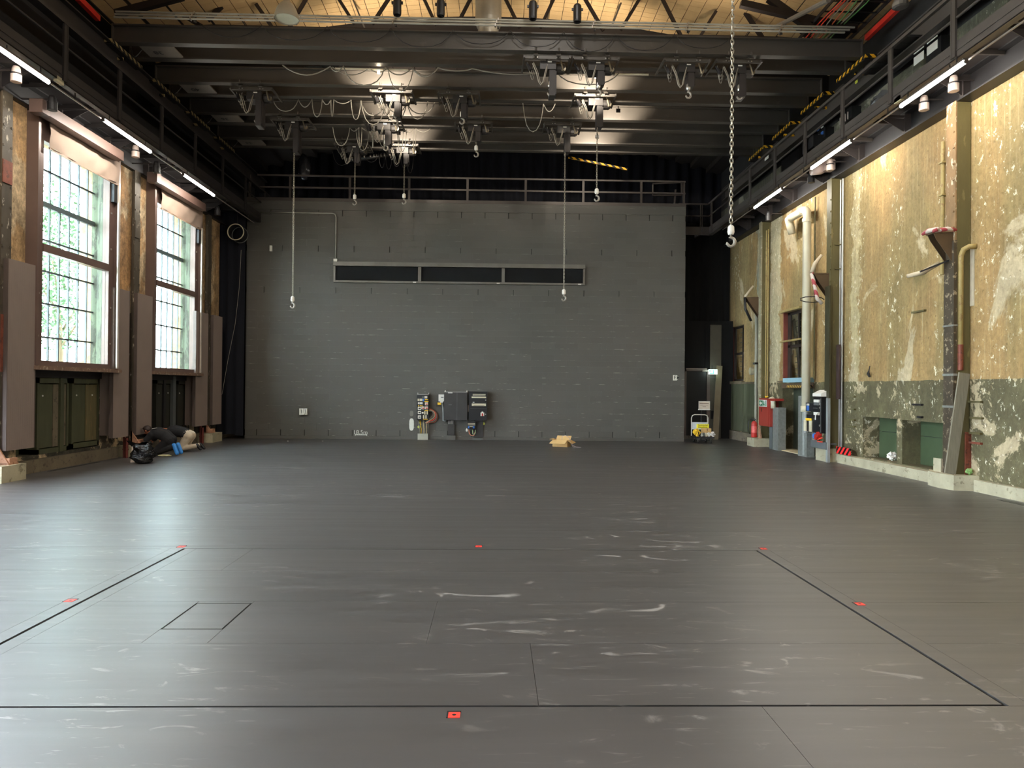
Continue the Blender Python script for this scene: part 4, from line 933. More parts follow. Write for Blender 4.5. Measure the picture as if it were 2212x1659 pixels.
obj('wall_beam_upper', MB().box(-8.9, -8.2, -8, 17.6, 9.75, 9.9), DARK, label='dark flat eaves beam above the left runway', cat='beam')
c = P(1945, 8, X=7.4); obj('hall_lamp', MB().lathe([(.0, .1), (.1, .1), (.14, .0), (.14, -.06), (.1, -.08), (0, -.08)], c, 14).cyl(c+Vector((0, 0, .1)), (c.x, c.y, 9.75), .02), M('grey_lamp_shell', (120, 114, 106), .4, .3), label='grey round lamp at the upper right beside the red pipe', cat='lamp')
# ---- unseen fill lamps added to light the hall and its roof
t_ = [(-4, 5), (4, 5), (-4, -1), (4, -1), (0, 9.5), (1.2, 11.8)]
for i, (x, y) in enumerate(t_):
    wh = ['nearest the left wall ahead of the camera', 'nearest the right wall ahead of the camera', 'left behind the camera', 'right behind the camera', 'on the centre line over the lift outline', 'just before the front girder'][i]
    z = vz(x)-.55; t = thing('pendant_lamp', 'unseen fill lamp added in a bell shade, %s' % wh, 'lamp', (x, y, z), 'unseen fill lamps added out of view')
    pr2 = [(.235, 0), (.235, .03), (.215, .1), (.18, .2), (.12, .29), (.05, .42), (0, .43)]
    obj('shade', MB().lathe(pr2, (x, y, z), 18), M('enamel_grey', (140, 132, 116)), t, smooth=True)
    obj('cord', MB().cyl((x, y, z+.42), (x, y, vz(x)), .012, 6), BLACK, t)
    l = lamp('fill_light', 'AREA', (x, y, z-.01), FILL, (1, .95, .89), .42); l.data.shape = 'DISK'; l.parent = t; l.location = l.location-t.location
for x in (-4.2, -1.6, 0.4, 2.4, 4.8):  # unseen fill uplights added to brighten the roof boards
    t = thing('roof_fill_uplight', 'unseen fill uplight added on the nearest girder pair, %s' % {-4.2: 'far left', -1.6: 'left of the duct', .4: 'right beside the duct', 2.4: 'right of the spotlight cans', 4.8: 'far right'}[x], 'lamp', (x, 15.0, ZT), 'unseen fill uplights added on the nearest girder')
    obj('body', MB().box(x-.08, x+.08, 14.95, 15.05, ZT, ZT+.05), BLACK, t)
    l = lamp('uplight', 'AREA', (x, 15.0, ZT+.07), UP, (1, .9, .74), .14, (math.pi, 0, 0)); l.parent = t; l.location = l.location-t.location
# ================================================================== RIGHT WALL
def rc(px, py, X): return P(px, py, X=X)
# columns
def rcol(y, label, m1, m2, zb, xw=.26, wide=.26, low=None):
    t = thing('steel_column', label, 'column', (8.1, y, zb))
    obj('front_flange', MB().box(8.02, 8.045, y-wide/2, y+wide/2, zb, 6.8), m1, t)
    obj('web', MB().box(8.045, 8.32, y-.012, y+.012, zb, 6.8), m2, t)
    obj('side_plate', MB().box(8.05, 8.29, y-wide/2, y-wide/2+.014, zb, 6.8), m2, t)
    bo = MB()
    for z in [zb+.4+.28*i for i in range(int((6.3-zb)/.28))]: bo.obox((8.008, y-.09, z), (.02, 0, 0), (0, .03, 0), (0, 0, .03))
    obj('rivet', bo, m1, t)
    if low: obj('lower_sleeve', MB().box(7.995, 8.05, y-wide/2-.01, y+wide/2+.01, zb, low), M('worn_black_sleeve', (70, 60, 46), .55, .2, .25, 4, .2, c2=(176, 160, 132), amt=.7, thr=.56), t)
    return t
t = rcol(12.33, 'flaking steel column with grey lower sleeve standing on the right-hand footing block', M('flaking_cream_steel', (132, 104, 70), .7, 0, .25, 5, .2, (1, 1, .5), (206, 196, 170), .8, .56), OLIVE, .26, low=4.35)
obj('sleeve_collar', MB().box(7.985, 8.06, 12.18, 12.48, 2.85, 2.88).box(7.985, 8.06, 12.18, 12.48, 1.98, 2.02).box(7.985, 8.06, 12.18, 12.48, 1.42, 1.46), GALV, t)
obj('rust_foot', MB().box(8.2, 8.3, 12.16, 12.19, .26, 1.0).box(8.0, 8.03, 12.44, 12.48, .26, 1.0), RUST, t)
obj('column_footing', MB().add(*(lambda: ([(x, y, z) for z in (0, .26) for (x, y) in ((8.32, 11.95), (7.92, 12.05), (7.86, 12.35), (7.9, 12.75), (8.32, 12.8))], [(0, 1, 2, 3, 4)[::-1], (5, 6, 7, 8, 9)]+[(i, (i+1) % 5, 5+(i+1) % 5, 5+i) for i in range(5)]))()), CONC, label='pale concrete footing block under the flaking right column', cat='footing')
obj('gusset', MB().box(7.98, 8.02, 12.5, 12.72, .26, .5), CONC, t)
rcol(16.9, 'olive painted steel column in front of the pair of silver conduits', OLIVE, OLIVE, .0, wide=.24)
y = P(1789, 800, X=7.97).y; obj('cladding_strip', MB().box(7.93, 7.965, y-.13, y+.1, .0, 4.2), M('dark_olive_strip', (60, 56, 36), .5, .1, .1, 3), label='dark olive upright channel in front of the olive column', cat='channel')
y = P(1806, 800, X=8.1).y; obj('rusty_bar', MB().box(8.14, 8.18, y-.05, y+.08, 1.5, 2.8), M('purple_brown_bar', (74, 58, 56), .5, .1, .2, 4), label='rusty upright flat bar just left of the silver conduits', cat='bar')
rcol(21.35, 'pale flaking column with brown pipes beyond the red cabinet', M('pale_flaking_steel', (150, 140, 112), .7, 0, .2, 5, .2, c2=(206, 200, 180), amt=.7, thr=.58), OLIVE, .25, wide=.2)
obj('column_footing', MB().box(7.78, 8.32, 21.1, 21.68, 0, .25), CONC, label='pale concrete footing block beside the fire extinguisher', cat='footing')
obj('footing_shoe', MB().add([(7.98, 21.08, .25), (7.98, 21.3, .25), (7.98, 21.3, .62), (8.02, 21.08, .25), (8.02, 21.3, .25), (8.02, 21.3, .62)], [(0, 1, 2), (5, 4, 3), (0, 3, 4, 1), (1, 4, 5, 2), (2, 5, 3, 0)]), M('salmon_primer', (176, 132, 104)), label='triangular salmon shoe plate beside the fire extinguisher', cat='plate')
for i, px in enumerate((1644, 1649, 1653)):
    y = P(px, 700, X=8.1).y-.15; obj('wall_pipe', MB().cyl((8.12, y, 1.5), (8.12, y, 6.5), .02, 8), TAN, label='%s of three thin ochre pipes beside the far pale column' % ('left', 'middle', 'right')[i], cat='pipe')
y = P(1634, 700, X=8.15).y
t = obj('drain_pipe', MB().cyl((8.15, y, .3), (8.15, y, 4.3), .045, 10), M('grey_drain', (150, 146, 130), .5), label='grey drain pipe with a round box left of the far column', cat='pipe')
obj('round_box', MB().lathe([(0, -.06), (.12, -.05), (.12, .05), (0, .06)], (8.1, y+.25, 2.3), 12, 'x'), CONC, t); obj('collar', MB().box(8.08, 8.22, y-.1, y+.1, 2.5, 2.56), DARK, t)
# the pale flat strip of plaster around columns
# large cream pipe
a = P(1743.5, 458, X=8.02); yv = a.y
t = thing('large_pipe', 'thick cream ventilation pipe bending at the top of the right wall', 'pipe', (8.02, yv, 1.1))
pts = [Vector((8.02, yv, 1.15)), Vector((8.02, yv, 6.2))]
for i in range(5):
    q = math.radians(22.5*i); pts.append(Vector((8.02, yv+.2*(1-math.cos(q)), 6.2+.2*math.sin(q))))
ye = P(1704, 470, X=8.02).y; pts += [Vector((8.02, ye-.1, 6.4))]
obj('pipe', MB().tube(pts, .105, 18).cyl((8.02, yv, 1.15), (8.02, yv, 1.3), .125, 18), CREAM, t, smooth=True)
obj('elbow_collar', MB().cyl((8.02, yv, 6.05), (8.02, yv, 6.14), .118, 18).cyl((8.02, yv+.24, 6.4), (8.02, yv+.32, 6.4), .118, 18), CREAM, t)
obj('outlet_bend', MB().tube([(8.02, ye-.15, 6.4), (8.02, ye-.02, 6.38), (8.06, ye+.03, 6.28), (8.12, ye+.02, 6.0)], [.1, .115, .11, .1], 16), CREAM, t, smooth=True)
obj('pipe_grey_foot', MB().cyl((8.02, yv, .05), (8.02, yv, 1.16), .1, 14), GALV, t)
# pair of silver conduits and thin ones
for i, px in enumerate((1814, 1819)):
    y = P(px, 700, X=8.24).y; obj('silver_conduit', MB().cyl((8.24, y, .22), (8.24, y, 6.75), .022, 8), M('silver_conduit', (206, 206, 202), .3, .6), label='%s of two silver conduits running up the right wall' % ('left', 'right')[i], cat='conduit')
y = P(1759, 700, X=8.22).y; obj('thin_dark_pipe', MB().cyl((8.22, y, 2.0), (8.22, y, 6.7), .022, 8), OLIVE, label='thin olive pipe between the cream pipe and the olive column', cat='pipe')
# tan pipe left of near column, U-pipe right of it
y = P(2036, 500, X=8.2).y; t = obj('tan_pipe', MB().cyl((8.2, y, 3.85), (8.2, y, 6.3), .035, 10), TAN, label='ochre pipe left of the flaking column, ending halfway down', cat='pipe')
obj('pipe_clip', MB().box(8.15, 8.3, y-.06, y+.06, 5.9, 5.93).box(8.15, 8.3, y-.06, y+.06, 5.3, 5.33).box(8.15, 8.3, y-.06, y+.06, 4.5, 4.53), TAN, t)
a, b, c = P(2074, 800, X=8.12), P(2074, 560, X=8.12), P(2090, 537, X=8.2)
t = obj('hooked_pipe', MB().tube([a, Vector((8.12, a.y, b.z-.05)), Vector((8.12, a.y-.01, b.z+.06)), Vector((8.14, a.y-.05, b.z+.16)), Vector((8.2, a.y-.1, b.z+.2)), Vector((8.3, a.y-.14, b.z+.2))], .045, 12), TAN, smooth=True, label='ochre hooked pipe right of the flaking column, rusty at its lower end', cat='pipe')
obj('rusty_end', MB().cyl(a, a+Vector((0, 0, .45)), .049, 12), RUST, t)
y = P(2093, 700, X=8.25).y; obj('pale_scar', MB().box(8.285, 8.304, y-.07, y+.04, 3.2, 4.2), M('pale_plaster', (176, 164, 140)), label='pale vertical plaster scar below the hooked pipe', cat='plaster strip')
# leaning grey plank
a, b = P(2083, 806, X=8.22), P(2053, 1026, X=8.0)
a = P(2083, 806, Y=12.0); b = P(2052, 1024, Y=12.0)
obj('leaning_plank', MB().bar(b+Vector((0, 0, .01)), a, .19, .03, up=(0, 1, 0)), M('weathered_grey_plank', (122, 116, 98), .85, 0, .16, 6, .3, (6, 1, .6)), label='grey weathered plank leaning against the flaking column', cat='plank')
# steel corbels with padding
def corbel(px, py, X, label, pad):
    c = P(px, py, X=X); t = thing('corbel_bracket', label, 'bracket', (X, c.y, c.z-.35)); z = c.z
    mb = MB().box(X-.35, X+.1, c.y-.1, c.y+.1, z-.02, z+.01); 
    for dy in (-.09, .08): mb.add([(X+.08, c.y+dy, z-.02), (X-.33, c.y+dy, z-.02), (X-.28, c.y+dy, z-.12), (X+.08, c.y+dy, z-.62), (X+.08, c.y+dy+.012, z-.02), (X-.33, c.y+dy+.012, z-.02), (X-.28, c.y+dy+.012, z-.12), (X+.08, c.y+dy+.012, z-.62)], [(3, 2, 1, 0), (4, 5, 6, 7), (0, 1, 5, 4), (1, 2, 6, 5), (2, 3, 7, 6)])
    obj('bracket_plate', mb, M('brown_bracket', (84, 66, 46), .5, .2), t)
    hz = hazard('red_white_tape', (160, 60, 66), (196, 184, 172), 5)
    if pad == 'near':
        obj('foam_pad', MB().tube([(X-.38, c.y+.15, z+.02), (X-.36, c.y-.0, z+.05), (X-.3, c.y-.16, z+.04)], [.03, .045, .04], 8).tube([(X-.36, c.y-.1, z+.02), (X-.1, c.y-.12, z+.06), (X+.05, c.y-.12, z+.04)], [.03, .04, .03], 8), hz, t, smooth=True)
        obj('strut_pad', MB().tube([(X-.1, c.y+.1, z-.5), (X-.35, c.y+.2, z-.66), (X-.6, c.y+.25, z-.72)], [.035, .045, .035], 8), M('foam_tube', (190, 176, 150), .8), t, smooth=True)
        obj('flat_arm', MB().bar((X+.05, c.y, z-.45), (X-.45, c.y+.1, z-.66), .05, .03), DARK, t)
    elif pad == 'mid':
        obj('foam_pad', MB().tube([(X-.36, c.y, z+.02), (X-.28, c.y, z-.3), (X-.22, c.y, z-.6), (X-.1, c.y, z-.72)], [.05, .045, .05, .04], 8), hz, t, smooth=True)
        obj('foam_tube', MB().tube([(X-.36, c.y, z+.03), (X-.28, c.y, z+.25), (X-.12, c.y, z+.46)], [.05, .05, .035], 8), M('foam_tube', (190, 176, 150)), t, smooth=True)
        obj('strap', MB().tube([(X-.35+.3*math.cos(i*.7), c.y, z-.62+.07*math.sin(i*.7)) for i in range(9)], .012, 5), BLACK, t, smooth=True)
    else:
        obj('foam_pad', MB().tube([(X-.36, c.y, z), (X-.34, c.y, z-.35), (X-.16, c.y, z-.72)], [.04, .045, .04], 8), BLACK, t, smooth=True)
        obj('foam_tube', MB().tube([(X-.36, c.y, z+.02), (X-.1, c.y, z+.36)], [.04, .03], 8), M('foam_tube', (190, 176, 150)), t, smooth=True)
corbel(2050, 505, 8.0, 'brown steel corbel bracket wrapped in red and white tape on the flaking column', 'near')
corbel(1785, 592, 8.0, 'corbel bracket on the olive column with red-white taped foam', 'mid')
corbel(1634, 643, 8.0, 'far corbel bracket with black foam strip and pale tube', 'far')
for z in (4.28, 4.95):
    pass
for px, pya, pyb in ((1806, 530, 582),):
    a, b = P(px, pya, X=8.2), P(px, pyb, X=8.2); obj('flange_box', MB().box(8.1, 8.3, a.y-.16, a.y+.2, a.z-.02, a.z).box(8.1, 8.3, a.y-.16, a.y+.2, b.z-.02, b.z), OLIVE, label='pair of short olive shelf plates between the olive column and conduits', cat='plate')
# wall irons
def iron(px, py, w, label, m=OLIVE, X=8.3):
    c = P(px, py, X=X); obj('wall_iron', MB().box(X-.05, X+.01, c.y-w/2, c.y+w/2, c.z-.018, c.z+.018), m, label=label, cat='iron bar', group='short irons set in the right wall')
iron(1987, 593, .42, 'upper short iron bar in the ochre wall left of the flaking column'); iron(1987, 673, .42, 'lower short iron bar in the ochre wall left of the flaking column')
iron(2110, 868, .32, 'topmost of four irons in the dado right of the leaning plank'); iron(2112, 903, .32, 'second of four irons in the dado right of the leaning plank'); iron(2110, 936, .3, 'third of four irons in the dado right of the leaning plank'); iron(2110, 957, .3, 'rusty lowest of four irons right of the leaning plank', RUST)
for i, py in enumerate((857, 884, 907, 921)): iron(1842, py, .3, '%s of four irons in the dado left of the farther niche' % ('topmost', 'second', 'third', 'lowest')[i])
iron(1985, 874, .3, 'iron under the square patch above the nearer niche', DARK); iron(1990, 901, .14, 'small dark iron just above the nearer niche', DARK)
iron(1698, 672, .3, 'stub of iron lintel at left of the dark right window', TAN)
c = P(1880, 802, X=8.28); obj('wall_hook', MB().tube([(8.28, c.y+.02, c.z+.12), (8.25, c.y, c.z+.02), (8.22, c.y-.02, c.z-.05)], [.008, .012, .03], 6).tube([(8.22, c.y-.02, c.z-.05), (8.24, c.y-.05, c.z-.13)], [.035, .02], 6), BLACK, label='black hook hanging on the ochre wall above the dado line', cat='hook')
# windows in the right wall
for (a, b, c0, d, px0, nm, n_) in ((19.05, 20.27, 1.98, 3.93, 0, 'window_10', 0), (23.5, 24.85, 2.0, 3.9, 0, 'window_11', 1)):
    w = thing(nm, None, None, (8.5, (a+b)/2, c0), kind='structure')
    obj('window_frame', MB().box(8.3, 8.45, b-.04, b, c0, d), M('oxide_red_frame', (120, 62, 50), .6, 0, .15, 5), w); obj('sash', MB().box(8.42, 8.46, a, a+.1, c0, d).box(8.42, 8.46, b-.22, b-.04, c0, d).box(8.42, 8.46, a, b, d-.08, d).box(8.42, 8.46, a, b, c0, c0+.08).box(8.42, 8.46, a+.45, a+.5, c0, d).box(8.42, 8.46, a, b, (c0+d)/2-.04, (c0+d)/2+.04), M('dark_brown_sash', (52, 42, 34), .6, 0, .15, 5), w)
    obj('pane', MB().box(8.44, 8.444, a+.1, b-.1, c0+.05, d-.05), GLASS, w)
    obj('window_board', MB().box(8.2, 8.45, a-.1, b+.15, c0-.05, c0-.01), BROWNB, w)
    obj('dark_backing', MB().box(9.1, 9.15, a-.8, b+.8, c0-.8, d+.5), M('dim_room_wall', (60, 56, 46), .9), w)
    if n_ == 0:
        obj('cross_bar', MB().bar((8.28, a, 3.1), (8.28, b+.15, 3.1), .05, .05), TAN, w)
        obj('lintel_iron', MB().box(8.22, 8.3, a-.05, b+.1, d, d+.06), TAN, w)
        obj('diagonal_board', MB().bar((8.56, b-.1, d-.2), (8.56, a+.6, c0+.1), .16, .03, up=(1, 0, 0)), BROWNB, w)
    obj('grille', (lambda mb: [mb.box(8.62, 8.64, a+.1, b-.1, c0+.17*i, c0+.17*i+.02) for i in range(11)] and mb)(MB()), M('pale_grille', (120, 112, 98), .6), w)
t = thing('green_panelling', 'dark green wall panelling in the dado between corridor and fire extinguisher', 'panelling', (8.28, 23.7, .3))
for i in range(3): obj('panel', MB().box(8.25, 8.3, 22.35+1.05*i, 22.35+1.05*i+1.03, .32, 1.9), GREEN, t)
obj('cap_rail', MB().box(8.2, 8.3, 22.3, 25.5, 1.9, 1.96), BROWNB, t)
# doorway in the right wall
dw = thing('door_1', None, None, (8.6, 19.3, 0), kind='structure')
obj('door_leaf', MB().box(8.62, 8.68, 18.95, 20.28, 0, 1.86), M('dark_green_door', (58, 64, 50), .5, 0, .16, 2, .1, (1, 2, .3), (104, 96, 68), .5, .62), dw)
obj('door_frame', MB().box(8.35, 8.72, 18.28, 18.42, .0, 1.86).box(8.66, 8.72, 18.4, 18.95, 0, 1.86), M('pale_olive_frame', (126, 120, 86), .6, 0, .15, 4, c2=(170, 160, 124), amt=.6), dw)
obj('slit_light', MB().box(8.6, 8.62, 18.74, 18.82, .9, 1.84), M('pale_cyan_strip', (130, 160, 160), .4), dw)
obj('head_board', MB().box(8.28, 8.6, 18.25, 20.3, 1.76, 1.9), M('brown_head_board', (92, 70, 52), .7), dw)
obj('striped_edge', MB().box(8.2, 8.28, 18.3, 19.75, 1.78, 1.84), hazard('hazard_small', (226, 178, 80), (30, 24, 18), 9), dw)
obj('threshold', MB().box(8.1, 8.72, 18.3, 20.28, -.02, .02), M('cream_threshold', (196, 180, 144), .7), dw)
a = P(1700, 826, X=8.22); b = P(1754, 824, X=8.22)
obj('blue_roll', MB().box(8.1, 8.28, b.y, a.y, 1.92, 2.04), M('pale_blue_board', (142, 176, 188), .6), label='pale blue flat board lying on the head of the right doorway', cat='board')
# galvanised posts
for (px0, px1, top, nm) in ((1662, 1668, 880, 'narrow left'), (1669, 1681, 880, 'wide right')):
    a, b = P(px0, 930, X=8.0).y, P(px1, 930, X=8.0).y; z1 = P(px0, top, X=8.0).z
    obj('galvanised_post', MB().box(8.0, 8.22, b, a, 0, z1), GALV if 'wide' in nm else M('slate_grey_paint', (92, 96, 96)), label='%s galvanised sheet post beside the red cabinet' % nm, cat='post')
for (px0, px1, p0, p1, nm) in ((1724, 1731, 855, 983, 'slim tall'), (1731, 1743, 934, 984, 'broad short')):
    a, b = P(px0, 930, X=7.95).y, P(px1, 930, X=7.95).y; z1 = P(px0, p0, X=7.95).z
    obj('galvanised_post', MB().box(7.95, 8.15, b, a, 0, z1), GALV, label='%s galvanised post under the cream pipe right of the doorway' % nm, cat='post')
c = P(1664, 880, X=8.05); y = c.y-.2; z = P(1664, 880, X=8.05).z
obj('cream_hood_pipe', MB().tube([(8.0, y+.12, z-.02), (8.0, y+.12, z+.14), (8.0, y+.08, z+.22), (8.0, y-.06, z+.25), (8.0, y-.14, z+.18), (8.0, y-.15, z-.02)], .07, 12), CREAM, smooth=True, label='cream pipe bend on top of the galvanised posts', cat='pipe')
# red cabinet with sign
a, b = P(1638.5, 860, X=7.9), P(1672, 860, X=7.9); z0 = P(1640, 919, X=7.9).z
t = thing('fire_cabinet', 'red wall cabinet with a green escape sign beside the far column', 'cabinet', (7.95, (a.y+b.y)/2, z0))
ymid = P(1661, 890, X=7.9).y
obj('cabinet_body', MB().box(7.92, 8.18, ymid, a.y, z0, a.z).box(7.92, 8.18, b.y, ymid, z0+.75, a.z), REDB, t)
obj('door', MB().box(7.9, 7.918, ymid+.03, a.y-.03, z0+.03, a.z-.06), REDB, t)
obj('keyhole', MB().box(7.892, 7.9, a.y-.28, a.y-.25, z0+.42, z0+.52), BLACK, t)
c = P(1648, 871, X=7.89); s = MB().box(7.884, 7.89, c.y-.3, c.y+.3, c.z-.1, c.z+.1)
sg = obj('escape_sign', s, WHITE, t)
SG = M('sign_green', (24, 110, 70), .5)
obj('sign_field', MB().box(7.88, 7.884, c.y+.0, c.y+.27, c.z-.08, c.z+.08).box(7.88, 7.884, c.y-.06, c.y-.03, c.z-.08, c.z+.08).box(7.88, 7.884, c.y-.27, c.y-.22, c.z-.08, c.z+.08), SG, sg)
obj('arrow', MB().add([(7.878, c.y+.24, c.z), (7.878, c.y+.14, c.z+.06), (7.878, c.y+.14, c.z+.02), (7.878, c.y+.04, c.z+.02), (7.878, c.y+.04, c.z-.02), (7.878, c.y+.14, c.z-.02), (7.878, c.y+.14, c.z-.06)], [(0, 1, 2, 3, 4, 5, 6)[::-1]]), WHITE, sg)
obj('running_figure', MB().tube([(7.877, c.y-.12, c.z+.06), (7.877, c.y-.12, c.z+.0), (7.877, c.y-.16, c.z-.06)], .012, 5).tube([(7.877, c.y-.12, c.z), (7.877, c.y-.08, c.z-.06)], .01, 5), SG, sg)
obj('yellow_cord', MB().tube([(7.95, ymid+.3+.1*math.cos(i), a.z+.02+.04*abs(math.sin(i*1.3))) for i in range(9)], .012, 5), YEL, t)
# fire extinguisher
c = P(1624, 941, X=7.95)
ex = Vector((7.93, P(1624, 941, X=7.93).y, .26)); ex.y = 21.5
t = thing('fire_extinguisher', 'red fire extinguisher standing on the footing block left of the red cabinet', 'extinguisher', ex)
obj('cylinder', MB().lathe([(0, 0), (.085, 0), (.09, .02), (.09, .4), (.08, .45), (.04, .49), (.03, .5), (0, .5)], ex, 18), REDM, t, smooth=True)
obj('valve', MB().lathe([(.03, .5), (.03, .54), (.0, .54)], ex, 10).box(ex.x-.12, ex.x+.05, ex.y-.015, ex.y+.015, ex.z+.53, ex.z+.55).box(ex.x-.1, ex.x+.02, ex.y-.015, ex.y+.015, ex.z+.57, ex.z+.585), BLACK, t)
obj('hose', MB().tube([ex+Vector((-.03, 0, .54)), ex+Vector((-.12, 0, .55)), ex+Vector((-.18, 0, .45)), ex+Vector((-.18, 0, .25)), ex+Vector((-.14, 0, .1))], .013, 6), BLACK, t, smooth=True)
obj('label_plate', MB().lathe([(.0915, .14), (.0915, .34)], ex, 18), M('label_red_white', (216, 96, 90), .5, 0, .3, 40), t)
# electrical cabinets on a grey stand (right wall)
def yX(px, X=7.8): return P(px, 900, X=X).y
def zX(px, py, X=7.8): return P(px, py, X=X).z
X = 7.82
t = thing('power_cabinet', 'tall black power cabinet with white cap in front of the olive column', 'electrical cabinet', (X, yX(1769), .35))
ya, yb = yX(1755), yX(1773)
obj('cabinet_body', MB().box(X, X+.14, yb, ya, zX(1755, 934), zX(1755, 857)), BLACK, t)
obj('white_cap', MB().add([(X-.02, yb, zX(1755, 856)), (X-.02, ya, zX(1755, 856)), (X-.02, yb, zX(1755, 850)), (X-.02, ya, zX(1755, 850)), (X+.16, yb, zX(1755, 842)), (X+.16, ya, zX(1755, 842)), (X+.16, yb, zX(1755, 856)), (X+.16, ya, zX(1755, 856))], [(0, 1, 3, 2), (2, 3, 5, 4), (1, 7, 5, 3), (0, 2, 4, 6), (4, 5, 7, 6), (0, 6, 7, 1)]), WHITE, t)
for i, (py, hh) in enumerate(((866, 3), (872, 3.5), (893, 4))):
    z = zX(1757, py); obj('breaker_row', MB().box(X-.03, X, yb+.1, ya-.08, z-.035, z+.035), WHITE if i != 1 else GREYP, t)
obj('door_seam', MB().box(X-.012, X, yb+.2, ya, zX(1755, 905), zX(1755, 905)+.012).box(X-.012, X, yb+.2, ya, zX(1755, 882), zX(1755, 882)+.012).box(X-.012, X, yb+.04, yb+.05, zX(1755, 932), zX(1755, 860)), GREYP, t)
for py in (872, 880, 918): obj('lock', MB().lathe([(0, -.02), (.025, -.02), (.025, 0)], (X, yb+.08, zX(1757, py)), 8, 'x'), CHROME, t)
obj('hanging_cable', MB().tube([(X-.05, ya-.35, zX(1757, 891)), (X-.07, ya-.28, zX(1757, 896)), (X-.06, ya-.25, zX(1757, 906))], .015, 6), WHITE, t, smooth=True)
t = thing('socket_box', 'black socket box with rows of pale sockets left of the power cabinet', 'socket box', (X, yX(1747), .8))
ya2, yb2 = yX(1739), yX(1754)
obj('box_body', MB().box(X+.02, X+.26, yb2, ya2, zX(1740, 931), zX(1740, 895)).box(X+.02, X+.2, yb2, yX(1737), zX(1740, 888), zX(1740, 870)), BLACK, t)
for r in range(3):
    for q in range(2):
        z = zX(1745, 912+8*r); y = yb2+.14+.3*q; obj('socket', MB().obox((X+.01, y, z), (.03, 0, 0), (0, .13, 0), (0, 0, .09)), CREAM, t)
obj('socket', MB().obox((X+.01, yb2+.25, zX(1745, 906)), (.03, 0, 0), (0, .3, 0), (0, 0, .06)), YEL, t)
obj('display', MB().obox((X+.01, yb2+.3, zX(1745, 881)), (.02, 0, 0), (0, .1, 0), (0, 0, .14)), BLUE, t)
obj('display', MB().obox((X+.01, yb2+.3, zX(1745, 874)), (.02, 0, 0), (0, .12, 0), (0, 0, .05)), WHITE, t)
t = thing('cabinet_stand', 'slate grey steel stand and concrete block under the power cabinet', 'stand', (X, yX(1762), 0))
obj('cross_plate', MB().box(X+.04, X+.1, yX(1779), yX(1746), zX(1750, 966), zX(1750, 951)).box(X+.1, X+.3, yX(1779), yX(1746), zX(1750, 956), zX(1750, 953)), M('slate_grey_paint', (92, 96, 96)), t)
obj('side_post', MB().box(X+.06, X+.12, yX(1781), yX(1777), 0, zX(1778, 860)), M('pale_zinc', (150, 154, 152), .4, .3), t)
obj('concrete_block', MB().box(X+.1, X+.4, yX(1776), yX(1752), 0, .32), CONC, t)
obj('cee_socket', MB().lathe([(0, -.1), (.07, -.1), (.08, 0), (0, 0)], (X+.05, yX(1764), zX(1764, 944)), 12, 'x').lathe([(0, -.1), (.06, -.1), (.07, 0), (0, 0)], (X+.05, yX(1767), zX(1764, 938)), 12, 'x'), REDM, t)
obj('cee_socket', MB().lathe([(0, -.1), (.06, -.1), (.07, 0), (0, 0)], (X+.05, yX(1760), zX(1764, 942)), 12, 'x'), BLUE, t)
for i in range(5): obj('conduit', MB().cyl((X+.08, yX(1747)-.09*i, zX(1747, 952)), (X+.08, yX(1747)-.09*i, zX(1747, 934)), .018, 6), CABLEW, t)
obj('orange_cable', MB().tube([(X-.0, yX(1764), zX(1764, 953)), (X-.03, yX(1768), zX(1764, 949)), (X-.0, yX(1775), zX(1764, 944))], .014, 5).tube([(X-.0, yX(1764), zX(1764, 954)), (X+.0, yX(1775), zX(1764, 953))], .014, 5), ORANGE, t, smooth=True)
# red / black striped board
a, b = P(1808, 964, X=8.1), P(1838, 969, X=8.1); z0 = P(1808, 980, X=8.1).z
obj('striped_board', MB().box(8.08, 8.1, b.y, a.y, z0+.01, a.z), hazard('red_black_stripes', (236, 40, 40), (24, 20, 20), 5.5), label='small red and black diagonal striped board at the wall foot by the conduits', cat='warning board')
# crumpled paper, small litter
def crumple(name, c, r, m, label, cat, par=None, sq=(1, 1, 1), sub=3, amp=.5, f=2.2):
    bm_ = bmesh.new(); bmesh.ops.create_icosphere(bm_, subdivisions=sub, radius=1); vs = []
    for v in bm_.verts:
        q = v.co; k = 1+amp*noise.noise(q*f+Vector(c))+amp*.4*noise.noise(q*f*3.1); vs.append((c[0]+q.x*r*k*sq[0], c[1]+q.y*r*k*sq[1], c[2]+(q.z*r*k+r*.8)*sq[2]))
    zm = min(v[2] for v in vs); vs = [(a, b, q-zm+c[2]) for a, b, q in vs]
    mb = MB().add(vs, [tuple(v.index for v in f.verts) for f in bm_.faces]); bm_.free()
    return obj(name, mb, m, par, label=label, cat=cat)
c = P(1925, 993, X=8.4); crumple('crumpled_paper', (8.42, c.y, .225), .085, WHITE, 'crumpled white paper lying in the farther dado niche', 'paper', amp=.7)
c = P(2024, 1016, X=8.2); obj('glass_jar', MB().lathe([(0, 0), (.06, 0), (.065, .1), (.05, .12), (.045, .12), (.05, .01), (0, .01)], (8.2, 12.95, .2), 12), M('dull_glass', (120, 130, 128), .15), label='small dull glass jar on the ledge beside the footing', cat='jar')
crumple('bag_scrap', (8.22, 12.1, .262), .05, M('green_scrap', (130, 170, 100), .5), 'small green and white bag scrap on the right footing', 'scrap')
